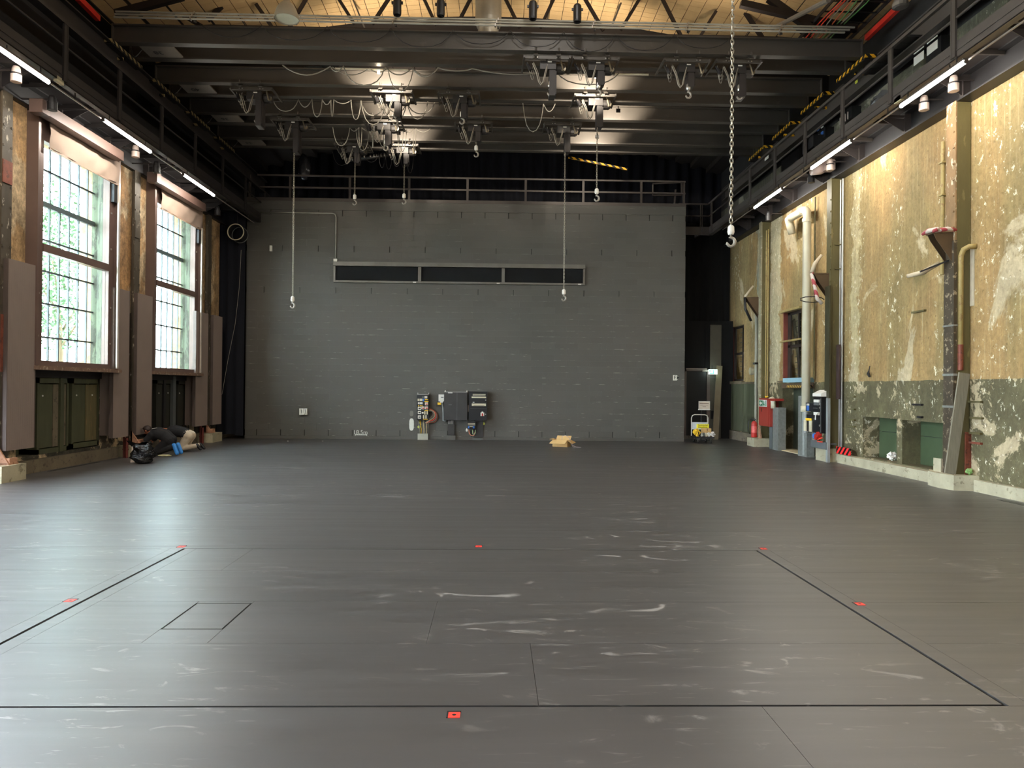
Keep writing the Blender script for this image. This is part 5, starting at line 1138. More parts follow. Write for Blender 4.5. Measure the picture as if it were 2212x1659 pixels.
# upper-right gallery equipment seen through the railing
def gbox(px0, py0, px1, py1, label, m, X=8.25, name='switch_cabinet'):
    a, b = P(px0, (py0+py1)/2, X=X), P(px1, (py0+py1)/2, X=X); zc = (P(px0, py1, X=X).z+P(px1, py1, X=X).z)/2; zt_ = (P(px0, py0, X=X).z+P(px1, py0, X=X).z)/2
    t = thing(name, label, 'cabinet', (X, (a.y+b.y)/2, max(7.25, zc)))
    obj('body', MB().box(X-.12, X+.1, b.y, a.y, max(7.25, zc), min(8.25, zt_)), m, t); return t, a.y, b.y, max(7.25, zc), min(8.25, zt_)
t, ya, yb, z0, z1 = gbox(2014, 85, 2047, 125, 'dark cabinet with white panels on the right gallery near the picture edge', BLACK)
for i in range(2):
    for j in range(2): obj('panel', MB().box(8.12, 8.13, yb+.1+.42*i, yb+.42+.42*i, z0+.12+.22*j, z0+.28+.22*j), WHITE, t)
t, ya, yb, z0, z1 = gbox(1829, 226, 1851, 262, 'black cabinet with upright pipes on the right gallery', BLACK)
for i in range(4): obj('pipe', MB().cyl((8.1, yb+.12+.12*i, z0), (8.1, yb+.12+.12*i, z1-.1), .018, 6), CHROME, t)
t, ya, yb, z0, z1 = gbox(1776, 275, 1793, 302, 'black cabinet with small lit switches on the right gallery', BLACK)
for i in range(3):
    for j in range(2): obj('switch', MB().box(8.11, 8.13, yb+.1+.22*j, yb+.2+.22*j, z0+.1+.18*i, z0+.18+.18*i), WHITE if (i+j) % 2 else BLUE, t)
gbox(1697, 325, 1735, 360, 'wide black cabinet on the right gallery above the middle tube light', BLACK)
gbox(1744, 300, 1768, 325, 'black box hung on the right gallery railing post', BLACK, X=7.4)
# stair on the gallery
t = thing('steel_stair', 'short dark steel stair climbing on the right gallery', 'stair', (7.9, 12.8, 7.25))
for i in range(6):
    a = P(1888+18*i, 154-14*i, X=7.9); obj('tread', MB().box(7.6, 8.2, a.y-.12, a.y+.12, a.z-.02, a.z+.02), BLACK, t)
a, b = P(1930, 150, X=8.15), P(2010, 85, X=8.15); obj('stringer', MB().bar(a, b, .04, .16), BLACK, t)
c = P(1905, 190, X=8.1); crumple('plastic_sheet', (8.0, c.y, 7.25), .28, M('clear_dark_sheet', (84, 84, 84), .2), 'crumpled shiny plastic sheet behind the right gallery railing', 'sheet', amp=.9, sq=(.5, 1.4, 1.0))
c = P(1850, 179, X=7.88); obj('yellow_label', MB().box(7.875, 7.885, c.y-.05, c.y+.05, 8.46, 8.6), M('lime_label', (190, 190, 60), .5), label='small yellow-green label on the right runway girder', cat='label')
c = P(1656, 341, X=7.88); obj('white_label', MB().box(7.875, 7.885, c.y-.14, c.y+.14, 8.44, 8.58), WHITE, label='small white label on the far end of the right runway girder', cat='label')

# ================================================================== BACK WALL FITTINGS
YB = BY0-.035
def B(px, py, y=YB): return P(px, py, Y=y)
# strip window with roller
a, b = B(722, 565), B(1263, 575); z1, z0 = 5.93, B(722, 609).z; z1 = (B(722, 564).z+B(1263, 576).z)/2; z0 = (B(722, 610).z+B(1263, 617).z)/2
t = thing('strip_window', 'long grey framed black strip window high on the block wall', 'window', ((a.x+b.x)/2, YB, z0))
FR = M('strip_frame_grey', (112, 108, 100), .4, .3)
obj('roller_cassette', MB().box(a.x, b.x, YB-.16, YB, z1-.13, z1), FR, t)
f = MB().box(a.x, a.x+.06, YB-.1, YB, z0, z1-.13).box(b.x-.06, b.x, YB-.1, YB, z0, z1-.13).box(a.x, b.x, YB-.09, YB, z0, z0+.06)
for px in (907, 1087): x = B(px, 595).x; f.box(x-.05, x+.05, YB-.1, YB, z0, z1-.13)
obj('frame', f, FR, t)
xs = [a.x+.06, B(907, 595).x-.05, B(907, 595).x+.05, B(1087, 595).x-.05, B(1087, 595).x+.05, b.x-.06]
for i in range(3): obj('black_blind', MB().box(xs[2*i], xs[2*i+1], YB-.05, YB-.03, z0+.06, z1-.13), CURTK, t); obj('pull_tag', MB().box(xs[2*i+1]-.16, xs[2*i+1]-.06, YB-.1, YB-.09, z0+.01, z0+.04), WHITE, t)
# cable pipe
zc = B(640, 460).z; x0 = BX0+.05; x1 = B(726, 500).x
t = obj('cable_pipe', MB().tube([(x0, YB-.03, zc), (x1-.12, YB-.03, zc), (x1-.03, YB-.03, zc-.03), (x1, YB-.03, zc-.12), (x1, YB-.03, z1)], .018, 8), M('pale_pipe', (176, 172, 162), .4, .3), smooth=True, label='thin pale cable pipe running across and down to the strip window', cat='pipe')
obj('junction_box', MB().box(x1-.06, x1+.06, YB-.08, YB, z1-.0, z1+.1), WHITE, t)
c = B(586, 537); obj('wall_sensor', MB().box(c.x-.035, c.x+.035, YB-.06, YB, c.z-.09, c.z+.09).box(c.x-.03, c.x+.03, YB-.075, YB-.06, c.z-.08, c.z-.01), WHITE, label='small white double sensor high on the left of the block wall', cat='sensor')
c = B(656, 889)
t = thing('wall_socket', 'pair of small white wall sockets low on the left of the block wall', 'socket', (c.x, YB, c.z-.1))
obj('socket', MB().box(c.x-.12, c.x+.02, YB-.09, YB, c.z-.1, c.z+.1), WHITE, t); obj('socket', MB().box(c.x+.035, c.x+.13, YB-.09, YB, c.z-.1, c.z+.1), WHITE, t)
obj('flap', MB().bar((c.x-.03, YB-.095, c.z-.06), (c.x-.06, YB-.095, c.z+.07), .015).bar((c.x+.09, YB-.095, c.z-.07), (c.x+.07, YB-.095, c.z+.08), .015), GREYP, t)
for (px, py, w, h_, nm) in ((889, 917, .075, .2, 'white oval scuff left of the socket panel'), (889, 893, .06, .09, 'faint round scuff above the white oval scuff')):
    c = B(px, py); n = 20; vs = [(c.x+w*math.copysign(abs(math.cos(q))**.8, math.cos(q)), YB+.0, c.z+h_*math.copysign(abs(math.sin(q))**.6, math.sin(q))) for q in [2*math.pi*i/n for i in range(n)]]
    obj('paint_patch', MB().add(vs+[(a_, b_+.004, c_) for a_, b_, c_ in vs], [tuple(range(n))]+[(i, i+n, (i+1) % n+n, (i+1) % n) for i in range(n)]), WHITEP if py > 900 else M('faint_patch', (120, 114, 106), .7), label=nm, cat='paint patch')
# socket panel 1
a, b = B(902, 853), B(927, 907)
t = t_sp = thing('distribution_board', 'narrow black socket panel with many small white sockets on the block wall', 'electrical panel', ((a.x+b.x)/2, YB, b.z))
obj('panel_body', MB().box(a.x, b.x, YB-.2, YB, b.z, a.z), BLACK, t)
obj('top_rail', MB().box(a.x, b.x, YB-.1, YB-.07, a.z+.01, a.z+.03).box(a.x, a.x+.03, YB-.1, YB, a.z, a.z+.07).box(b.x-.03, b.x, YB-.1, YB, a.z, a.z+.07), CHROME, t)
def item(nm, px0, py0, px1, py1, m, par, y=YB-.2, d=.035):
    p, q = P(px0, py0, Y=y), P(px1, py1, Y=y); return obj(nm, MB().box(p.x, q.x, y-d, y+.002, q.z, p.z), m, par)
S = 1244/60
def sk(a0, b0, a1, b1): return 890+a0/S, 840+b0/S, 890+a1/S, 840+b1/S
item('meter', *sk(565, 320, 685, 430), WHITE, t); item('switch', *sk(450, 340, 540, 400), GREYP, t)
for r in ((255, 440), (345, 440), (405, 440)): item('breaker', *sk(r[0], r[1], r[0]+65, 545), CREAM, t)
item('switch', *sk(485, 440, 550, 560), BLUE, t); item('breaker', *sk(580, 460, 720, 500), YEL, t)
for q in (270, 345, 415): item('breaker', *sk(q, 600, q+60, 690), WHITE, t)
for q in (280, 360, 430): item('breaker', *sk(q, 730, q+40, 780), YEL, t)
item('label_strip', *sk(560, 545, 740, 590), YEL, t)
for (q, r, m) in ((585, 610, 1), (430, 790, 1), (590, 790, 1), (265, 800, 0), (265, 985, 0), (265, 1190, 0)):
    s = item('socket', *sk(q, r, q+(140 if m == 0 else 130), r+(140 if m == 0 else 120)), WHITE, t)
    item('socket_face', *sk(q+25, r+50, q+115, r+100), (REDM if m else BLACK), s, YB-.235, .006)
item('switch', *sk(440, 1040, 520, 1105), WHITE, t)
for (q, r) in ((550, 990), (655, 990), (495, 1175), (600, 1175)): item('breaker', *sk(q, r, q+55, r+155), CREAM, t)
item('label_strip', *sk(570, 950, 730, 980), YEL, t); item('label_strip', *sk(500, 1345, 710, 1375), YEL, t)
# cables out of panel to a concrete foot
ft = B(903, 938), B(925, 950)
obj('cable_foot', MB().box(B(903, 945).x, B(925, 945).x, YB-.12, YB, 0, .2), M('pale_foot', (170, 166, 152), .8, 0, .1, 5), t_sp)
for i in range(7):
    x = B(907, 930).x+.045*i; col = (CABLEW, YEL, CABLEW, M('cable_beige', (206, 190, 150), .5), CABLEW, M('cable_beige', (206, 190, 150)), CABLEW)[i]
    obj('supply_cable', MB().tube([(x-.05+.01*i, YB-.1, b.z+.01), (x, YB-.09, b.z-.25), (x+.01*math.sin(i), YB-.08, .35), (x, YB-.06, .18)], .013, 6), col, t, smooth=True)
for i in range(6):
    r = .1+.03*i; xb = b.x; zz = B(930, 893).z; m = (CABLEW, CABLEW, M('cable_beige', (206, 190, 150)), ORANGE, CABLEW, M('cable_brown', (150, 84, 56), .5))[i]
    obj('side_loop_cable', MB().tube([(xb-.02, YB-.12+.01*i, zz+r*.8)]+[(xb+r*.9*math.sin(q)+.05, YB-.12+.01*i, zz+r*math.cos(q)*.9-.02*i) for q in [.5+.26*k for k in range(9)]]+[(xb-.12, YB-.1, b.z-.1)], .012, 5), m, t, smooth=True)
for (px, py, nm) in ((905, 922, 'left'), (1045, 915, 'right')):
    c = B(px, py); obj('round_tag', MB().lathe([(0, -.02), (.045, -.02), (.045, 0), (0, 0)], (c.x, YB-.03, c.z), 14, 'y').cyl((c.x, YB-.04, c.z+.04), (c.x+(.03 if nm == 'left' else 0), YB-.05, c.z+.16), .004, 4), M('lime_tag', (190, 196, 90), .5), label='round yellow-green tag hanging at the %s of the wall panels' % nm, cat='tag')
# white isolator and grey cabinet and black cabinet
a, b = B(948, 852), B(960, 867)
t = thing('isolator_switch', 'small white isolator switch box left of the grey cabinet', 'switch', ((a.x+b.x)/2, YB, b.z))
obj('box', MB().box(a.x, b.x, YB-.12, YB, b.z, a.z).box(a.x+.05, b.x-.04, YB-.1, YB-.02, b.z-.04, b.z), WHITE, t); obj('handle', MB().box(a.x+.08, b.x-.02, YB-.14, YB-.12, a.z-.1, a.z-.08), BLACK, t)
p = B(949, 871); obj('yellow_plug', MB().box(a.x-.03, a.x+.08, YB-.12, YB-.04, b.z-.11, b.z-.04), YEL, t)
obj('flex_hose', MB().tube([(a.x+.1, YB-.06, b.z-.04), B(957, 880)-Vector((0, .05, 0)), B(958, 892)-Vector((0, .05, 0)), B(958, 908)-Vector((0, .05, 0)), B(964, 910)-Vector((0, .05, 0))], .03, 8), M('grey_hose', (140, 144, 142), .5), t, smooth=True)
a, b = B(960.5, 847), B(1010, 907)
t = thing('grey_cabinet', 'dark grey two-door electrical cabinet on the block wall', 'electrical cabinet', ((a.x+b.x)/2, YB, b.z))
CB = M('cabinet_charcoal', (56, 54, 52), .45, .1)
xm = B(988, 880).x
obj('cabinet_body', MB().box(a.x, b.x, YB-.26, YB, b.z, a.z), CB, t); obj('door', MB().box(a.x+.01, xm-.006, YB-.275, YB-.26, b.z+.01, a.z-.01), CB, t); obj('door', MB().box(xm+.006, b.x-.01, YB-.275, YB-.26, b.z+.01, a.z-.01), CB, t)
obj('seam_strip', MB().box(xm-.006, xm+.006, YB-.279, YB-.26, b.z, a.z), GREYP, t); obj('top_edge', MB().box(a.x, b.x, YB-.26, YB, a.z, a.z+.015), CHROME, t)
obj('name_plate', MB().box(B(969, 848).x, B(978.5, 848).x, YB-.28, YB-.275, B(970, 849.3).z, B(970, 847.5).z), WHITE, t)
obj('handle', MB().box(B(970, 874).x, B(977, 874).x, YB-.29, YB-.275, B(970, 874.5).z, B(970, 873.2).z), GREYP, t)
obj('lug', MB().box(a.x+.01, a.x+.04, YB-.1, YB, a.z, a.z+.06).box(b.x-.04, b.x-.01, YB-.1, YB, a.z, a.z+.06), WHITE, t)
obj('cable_duct', MB().box(B(968.5, 930).x, B(982, 930).x, YB-.12, YB, .16, b.z-.14), CB, t); obj('duct_foot', MB().box(B(965, 945).x, B(984.5, 945).x, YB-.14, YB, 0, .15), M('duct_foot_grey', (88, 86, 82), .6), t)
for i in range(4): obj('conduit', MB().cyl((B(969.5, 915).x+.045*i, YB-.07, b.z-.16), (B(969.5, 915).x+.045*i, YB-.07, b.z), .014, 6), CHROME, t)
a, b = B(1014, 845.5), B(1052, 907)
t = thing('black_cabinet', 'black electrical cabinet with pale breaker rows on the block wall', 'electrical cabinet', ((a.x+b.x)/2, YB, b.z))
obj('cabinet_body', MB().box(a.x, b.x, YB-.3, YB, b.z, a.z), BLACK, t)
S2 = 965/64
def s2(a0, b0, a1, b1): return 1000+a0/S2, 840+b0/S2, 1000+a1/S2, 840+b1/S2
for q in ((320, 165, 740, 192), (320, 212, 735, 228), (285, 252, 755, 300), (290, 475, 750, 560)): item('breaker_row', *s2(*q), CREAM, t, YB-.3)
item('breaker_gap', *s2(345, 527, 700, 540), BLACK, t, YB-.335, .004); item('sticker', *s2(318, 425, 375, 448), WHITE, t, YB-.3, .005)
item('window_frame', *s2(200, 440, 760, 446), GREYP, t, YB-.3, .006); item('door_seam', *s2(240, 640, 780, 648), GREYP, t, YB-.3, .006)
for (q, r) in ((742, 368), (738, 828)): item('lock', *s2(q-14, r-14, q+14, r+14), CHROME, t, YB-.3, .02)
s = item('cee_socket', *s2(575, 770, 692, 885), WHITE, t, YB-.3, .05); item('lid', *s2(608, 742, 662, 775), WHITE, s, YB-.3, .05); item('socket_face', *s2(610, 800, 660, 885), REDM, s, YB-.35, .01)
item('white_roundel', *s2(160, 530, 240, 745), M('pale_side_cover', (170, 158, 150), .5), t, YB-.06, .12)
s = item('terminal_block', *s2(150, 1060, 420, 1310), BLACK, t, YB-.1, .1)
for q in ((160, 1115, 395, 1135), (160, 1160, 395, 1185), (215, 1212, 320, 1240)): item('terminal', *s2(*q), CREAM, s, YB-.2, .02)
for q in ((165, 1212, 210, 1285), (325, 1212, 375, 1285)): item('terminal', *s2(*q), BLUE, s, YB-.2, .03)
c1, c2 = B(1013, 930), B(1026, 930)
obj('looped_cable', MB().tube([c1+Vector((0, -.15, .05)), B(1014, 936)-Vector((0, .15, 0)), B(1018, 940)-Vector((0, .15, 0)), B(1024, 940)-Vector((0, .15, 0)), B(1027, 932)-Vector((0, .15, 0))], .012, 6), M('salmon_cable', (230, 140, 110), .5), t, smooth=True)
obj('looped_cable', MB().tube([B(1021, 927)-Vector((0, .16, 0)), B(1021, 935)-Vector((0, .16, 0)), B(1024, 938)-Vector((0, .16, 0)), B(1027, 935)-Vector((0, .16, 0)), B(1027, 928)-Vector((0, .16, 0))], .014, 6), M('pale_green_cable', (150, 176, 130), .5), t, smooth=True)
obj('hanging_plug', MB().lathe([(0, 0), (.03, .01), (.035, .06), (.015, .1), (0, .11)], B(1008.5, 932)-Vector((0, .1, 0)), 8), WHITE, t)
obj('lower_board', MB().box(B(1024, 930).x, B(1043.5, 930).x, YB-.06, YB, .1, b.z), CB, t); obj('board_foot', MB().box(B(1021, 945).x, B(1042, 945).x, YB-.1, YB, 0, .06), GREYP, t)
# round duct end at the left gap
c = P(509, 501, Y=22.2); r = 17/F*22.2
t = thing('round_duct', 'round duct opening with pale rim in front of the navy curtain', 'duct', (c.x, 22.35, c.z-r))
rim = MB(); n = 32
rim.tube([(c.x+r*math.cos(q), 22.2, c.z+r*math.sin(q)) for q in [2*math.pi*i/n for i in range(n)]], .017, 6, close=True); obj('rim', rim, CREAM, t, smooth=True)
rim = MB().tube([(c.x+.03+r*math.cos(q), 22.5, c.z-.03+r*math.sin(q)) for q in [2*math.pi*i/n for i in range(n)]], .014, 6, close=True); obj('rear_rim', rim, GREYP, t, smooth=True)
obj('pipe_wall', MB().lathe([(r*.98, 0), (r*.98, .4)], (c.x, 22.2, c.z), 32, 'y'), DARK, t, smooth=True)
obj('hanger', MB().cyl((c.x, 22.35, c.z+r), (c.x, 22.35, 7.5), .01, 5), DARK, t)
c = P(498, 627, Y=23.3); 
# ---- corridor at the right: door, exit sign, boards
YD = 24.6
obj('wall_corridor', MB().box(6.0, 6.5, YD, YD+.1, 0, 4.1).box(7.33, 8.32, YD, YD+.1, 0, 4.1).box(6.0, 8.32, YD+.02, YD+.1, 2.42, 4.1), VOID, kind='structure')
def D(px, py, y=YD): return P(px, py, Y=y)
t = thing('door_2', None, None, (6.9, YD, 0), kind='structure')
x0, x1 = D(1480, 850).x, D(1530, 850).x; zt_ = D(1500, 797).z
obj('door_leaf', MB().box(x0, x1, YD-.02, YD, .02, zt_-.1), BLACK, t)
obj('door_frame', MB().box(x0-.07, x0+.03, YD-.06, YD, 0, zt_).box(x1-.07, x1+.04, YD-.06, YD, 0, zt_).box(x0-.07, x1+.04, YD-.06, YD, zt_-.08, zt_), M('door_frame_taupe', (104, 92, 86), .5), t)
obj('door_closer', MB().box(x0, x1-.08, YD-.1, YD-.06, zt_-.02, zt_+.02).box(x1-.24, x1+.0, YD-.1, YD-.06, zt_-.09, zt_-.03), M('closer_metal', (150, 140, 132), .4, .3), t)
x2 = D(1553, 850).x
obj('side_panel', MB().box(x1+.04, x2+.06, YD-.04, YD, 0, D(1540, 702).z), M('side_panel_taupe', (80, 76, 64), .6), t)
obj('panel_ledge', MB().box(x1+.04, x2-.05, YD-.07, YD-.04, D(1540, 815).z-.02, D(1540, 815).z), GREYP, t)
obj('hatch', MB().box(D(1534, 895).x, D(1541, 895).x, YD-.06, YD-.035, D(1536, 905).z, D(1536, 887).z), BLACK, t)
obj('sill', MB().box(x0-.1, x1, YD-.1, YD, 0, .1), M('pale_sill_taupe', (110, 104, 94), .6), t)
a, b = P(1552, 790, Y=24.35), P(1541, 947, Y=24.2)
obj('leaning_board', MB().bar((b.x, 24.0, 0), (a.x+.05, 24.4, a.z), .2, .04, up=(0, 1, 0)), M('leaning_board_brown', (112, 100, 78), .6, 0, .1, 3), label='tall brown board leaning beside the exit sign at the corridor', cat='board')
a, b = P(1531, 798, Y=24.3), P(1549, 808.5, Y=24.3)
t = thing('exit_sign', 'glowing green and white exit sign at the corridor door', 'sign', ((a.x+b.x)/2, 24.3, b.z))
obj('sign_box', MB().box(a.x, b.x, 24.27, 24.33, b.z, a.z), emis('sign_white_glow', (225, 255, 245), 2.4), t)
xm = a.x+(b.x-a.x)*.6
obj('green_field', MB().box(a.x+.01, xm, 24.262, 24.27, b.z+.01, b.z+.05).box(xm-.03, xm, 24.262, 24.27, b.z+.01, a.z-.02).box(a.x+.01, a.x+.05, 24.262, 24.27, b.z+.08, a.z-.02), emis('sign_green_glow', (50, 190, 120), 1.2), t)
obj('bracket', MB().box(a.x+.1, a.x+.13, 24.3, 24.32, a.z, a.z+.14), DARK, t)
l = lamp('exit_glow', 'POINT', ((a.x+b.x)/2+.05, 24.15, (a.z+b.z)/2), 1.2, (.6, 1, .8), .08); l.parent = t; l.location = l.location-t.location
# ================================================================== LOOSE THINGS ON THE FLOOR
# platform trolley
ty = 22.6; a, b = P(1499, 955, Y=ty), P(1537, 955, Y=ty); xa, xb = a.x, b.x-.03
t = thing('platform_trolley', 'platform trolley with white tube handle and yellow sign by the corridor', 'trolley', ((xa+xb)/2, ty+.1, 0))
hz = P(1518, 896, Y=ty+.25).z
obj('platform', MB().box(xa-.02, xb+.02, ty-.35, ty+.35, .16, .2), M('black_rubber_deck', (30, 30, 34), .7), t)
for x in (xa+.07, xb-.07):
    for y in (ty-.27, ty+.27):
        wv = obj('caster', MB().lathe([(0, -.015), (.05, -.015), (.05, .015), (0, .015)], (x, y, .05), 12, 'x'), BLACK, t); obj('caster_fork', MB().box(x-.022, x-.016, y-.02, y+.02, .03, .16).box(x+.016, x+.022, y-.02, y+.02, .03, .16), CHROME, wv)
yh = ty+.3; pts = [(xa, yh, .2), (xa, yh, hz-.1), (xa+.03, yh, hz-.03), (xa+.1, yh, hz), (xb-.1, yh, hz), (xb-.03, yh, hz-.03), (xb, yh, hz-.1), (xb, yh, .2)]
obj('handle', MB().tube(pts, .016, 8), WHITE, t, smooth=True)
z0, z1 = P(1518, 927.5, Y=yh).z, P(1518, 912, Y=yh).z
obj('sign_board', MB().box(xa+.02, xb-.02, yh-.012, yh, z0, z1), M('pale_grey_board', (196, 202, 206), .5), t)
ya_ = P(1504.5, 916, Y=yh); yb_ = P(1531, 925, Y=yh)
sg = obj('yellow_sign', MB().box(ya_.x, yb_.x, yh-.02, yh-.012, yb_.z, ya_.z), M('sign_yellow', (250, 236, 60), .5), t)
cx_ = (ya_.x+yb_.x)/2; cz_ = (ya_.z+yb_.z)/2
text_mesh('lettering', 'Technischer', .068, (cx_, yh-.022, cz_+.03), (1, 0, 0), (0, 0, 1), BLACK, sg, .001); text_mesh('lettering', 'Hausdienst', .068, (cx_, yh-.022, cz_-.032), (1, 0, 0), (0, 0, 1), BLACK, sg, .001)
a, b = P(1517, 925, Y=ty+.1), P(1534, 942, Y=ty+.1)
t2 = thing('cardboard_box', 'small closed cardboard box standing on the platform trolley', 'box', ((a.x+b.x)/2, ty+.1, .2))
obj('carton', MB().box(a.x, b.x, ty-.02, ty+.24, .2, a.z), CARD, t2); obj('tape', MB().box((a.x+b.x)/2-.02, (a.x+b.x)/2+.02, ty-.024, ty-.018, a.z-.08, a.z).box(a.x+.1, a.x+.16, ty-.024, ty-.02, a.z-.13, a.z-.1), M('tape_brown', (150, 116, 70), .4), t2)
its = [(1505, YEL, .11, 'yellow crumpled bag at the left of the trolley deck'), (1509, BLACK, .08, 'black bundle in front on the trolley deck'), (1515, WHITE, .05, 'small white roll on the trolley deck'), (1520, GREYP, .055, 'grey tool on the trolley deck'), (1525, CREAM, .055, 'cream-coloured cable bundle on the trolley deck'), (1531, WHITE, .06, 'white box-like packet on the right of the trolley deck')]
for px, m, r, lab in its: crumple('loose_item', (P(px, 944, Y=ty-.15).x, ty-.15, .2), r, m, lab, 'supplies', amp=.6)
crumple('white_bag', (xb+.0, ty-.22, .2), .075, M('milky_bag', (206, 200, 194), .4), 'milky round bag at the right end of the trolley deck', 'bag')
# notice stand behind the trolley
a, b = P(1509, 866.5, Y=23.5), P(1533, 883.5, Y=23.5)
t = thing('notice_stand', 'white notice board on a thin stand behind the trolley', 'notice', ((a.x+b.x)/2, 23.5, 0))
obj('board', MB().box(a.x, b.x, 23.48, 23.5, b.z, a.z), M('notice_cream', (214, 200, 180), .6), t)
obj('frame', MB().box(a.x-.01, b.x+.01, 23.485, 23.51, b.z-.04, b.z).box(a.x, a.x+.008, 23.47, 23.48, b.z, a.z).box(b.x-.008, b.x, 23.47, 23.48, b.z, a.z).box(a.x, b.x, 23.47, 23.48, a.z-.012, a.z), WHITE, t)
obj('printed_line', MB().box(a.x+.03, b.x-.04, 23.474, 23.48, a.z-.09, a.z-.068), M('print_brown', (110, 90, 74), .6), t)
obj('printed_line', MB().box(a.x+.05, b.x-.06, 23.474, 23.48, a.z-.155, a.z-.143).box(a.x+.13, b.x-.13, 23.474, 23.48, a.z-.192, a.z-.178), M('print_grey', (150, 132, 118), .6), t)
obj('pole', MB().cyl((a.x+.1, 23.52, 0), (a.x+.1, 23.52, b.z), .012, 8).box(a.x-.1, b.x+.05, 23.4, 23.65, 0, .02), DARK, t)
# open cardboard box on floor
a, b = P(1196, 963.5, Z=0), P(1222, 965, Z=0)
bx0, bx1, by = a.x, P(1221, 965, Z=0).x, 20.55
t = thing('open_cardboard_box', 'open tan cardboard box with folded-out flaps on the floor at the block wall', 'box', ((bx0+bx1)/2, by+.2, 0))
w = .42; x0, x1 = P(1196, 960, Y=by).x, P(1233, 960, Y=by).x; hb = .2
rot = Matrix.Rotation(-.42, 4, 'Z'); cc = Vector(((x0+x1)/2, by+.2, 0))
def rv(x, y, z): return cc+rot@Vector((x, y, z))
def slab(p, q, r, s, th=.006):
    n = (q-p).cross(s-p).normalized()*th; v = [p, q, r, s, p+n, q+n, r+n, s+n]
    return MB().add(v, [(3, 2, 1, 0), (4, 5, 6, 7), (0, 1, 5, 4), (1, 2, 6, 5), (2, 3, 7, 6), (3, 0, 4, 7)])
L_, Wd = .22, .16
body = MB()
for m_ in (slab(rv(-L_, -Wd, 0), rv(L_, -Wd, 0), rv(L_, -Wd, hb), rv(-L_, -Wd, hb)), slab(rv(L_, -Wd, 0), rv(L_, Wd, 0), rv(L_, Wd, hb), rv(L_, -Wd, hb)), slab(rv(L_, Wd, 0), rv(-L_, Wd, 0), rv(-L_, Wd, hb), rv(L_, Wd, hb)), slab(rv(-L_, Wd, 0), rv(-L_, -Wd, 0), rv(-L_, -Wd, hb), rv(-L_, Wd, hb)), slab(rv(-L_, -Wd, .004), rv(L_, -Wd, .004), rv(L_, Wd, .004), rv(-L_, Wd, .004))): body.add(m_.v, m_.f)
obj('carton_body', body, CARD, t)
obj('flap', slab(rv(-L_, -Wd, hb), rv(L_, -Wd, hb), rv(L_-.01, -Wd-.17, hb-.1), rv(-L_-.05, -Wd-.17, hb-.1)), CARD, t)
obj('flap', slab(rv(L_, -Wd, hb), rv(L_, Wd, hb), rv(L_+.16, Wd+.03, hb-.08), rv(L_+.16, -Wd, hb-.1)), CARD, t)
obj('flap', slab(rv(L_, Wd, hb), rv(-L_, Wd, hb), rv(-L_, Wd+.1, hb+.1), rv(L_, Wd+.1, hb+.1)), CARD, t)
obj('flap', slab(rv(-L_, Wd, hb), rv(-L_, -Wd, hb), rv(-L_-.1, -Wd, hb+.02), rv(-L_-.1, Wd, hb+.02)), CARD, t)
obj('cable_from_box', MB().tube([rv(0, 0, .15), rv(.02, 0, .3), rv(.12, 0, .33), rv(.24, 0, .25), rv(.3, -.05, .1), rv(.4, -.15, .012), rv(.62, -.18, .012)], .008, 5).tube([rv(.3, -.05, .09), rv(.45, -.05, .01), rv(.64, -.17, .01)], .008, 5), M('mauve_cable', (170, 156, 156), .5), smooth=True, label='pale cable trailing out of the open cardboard box', cat='cable')
# red floor plates
for i, (px, py, nm) in enumerate(((392, 1181, 'at the rear left corner of the lift outline'), (152, 1297.5, 'left of the lift outline on the bright floor'), (1034, 1180.5, 'behind the middle of the rear lift seam'), (1649, 1185.5, 'at the rear right corner of the lift outline'), (1857, 1305, 'right of the lift outline'), (981, 1545, 'in front of the front lift seam, the nearest one'))):
    c = P(px, py, Z=0); s = .031 if i == 5 else .034
    t = thing('floor_plate', 'small red square floor plate %s' % nm, 'floor plate', (c.x, c.y, 0), 'red floor plates around the lift outline')
    obj('plate', MB().box(c.x-s, c.x+s, c.y-s, c.y+s, .0, .003), M('vermilion_plate', (238, 62, 48), .5, 0, .1, 30), t)
    obj('rim', MB().box(c.x-s-.008, c.x+s+.004, c.y+s, c.y+s+.01, .0, .004).box(c.x-s-.008, c.x-s, c.y-s, c.y+s, 0, .004), BLACK, t)
    obj('hole', MB().lathe([(0, .0035), (.011, .0035), (.011, .001)], (c.x, c.y, 0), 10), BLACK, t)
# small bright dots near the wall foot
for px, py, nm in ((622, 953, 'left'), (697, 953, 'right')):
    c = P(px, py, Z=0); obj('floor_stud', MB().lathe([(0, .012), (.022, .01), (.025, 0)], (c.x, c.y, .0), 8), WHITE, label='%s of two tiny white floor studs at the foot of the block wall' % nm, cat='stud')
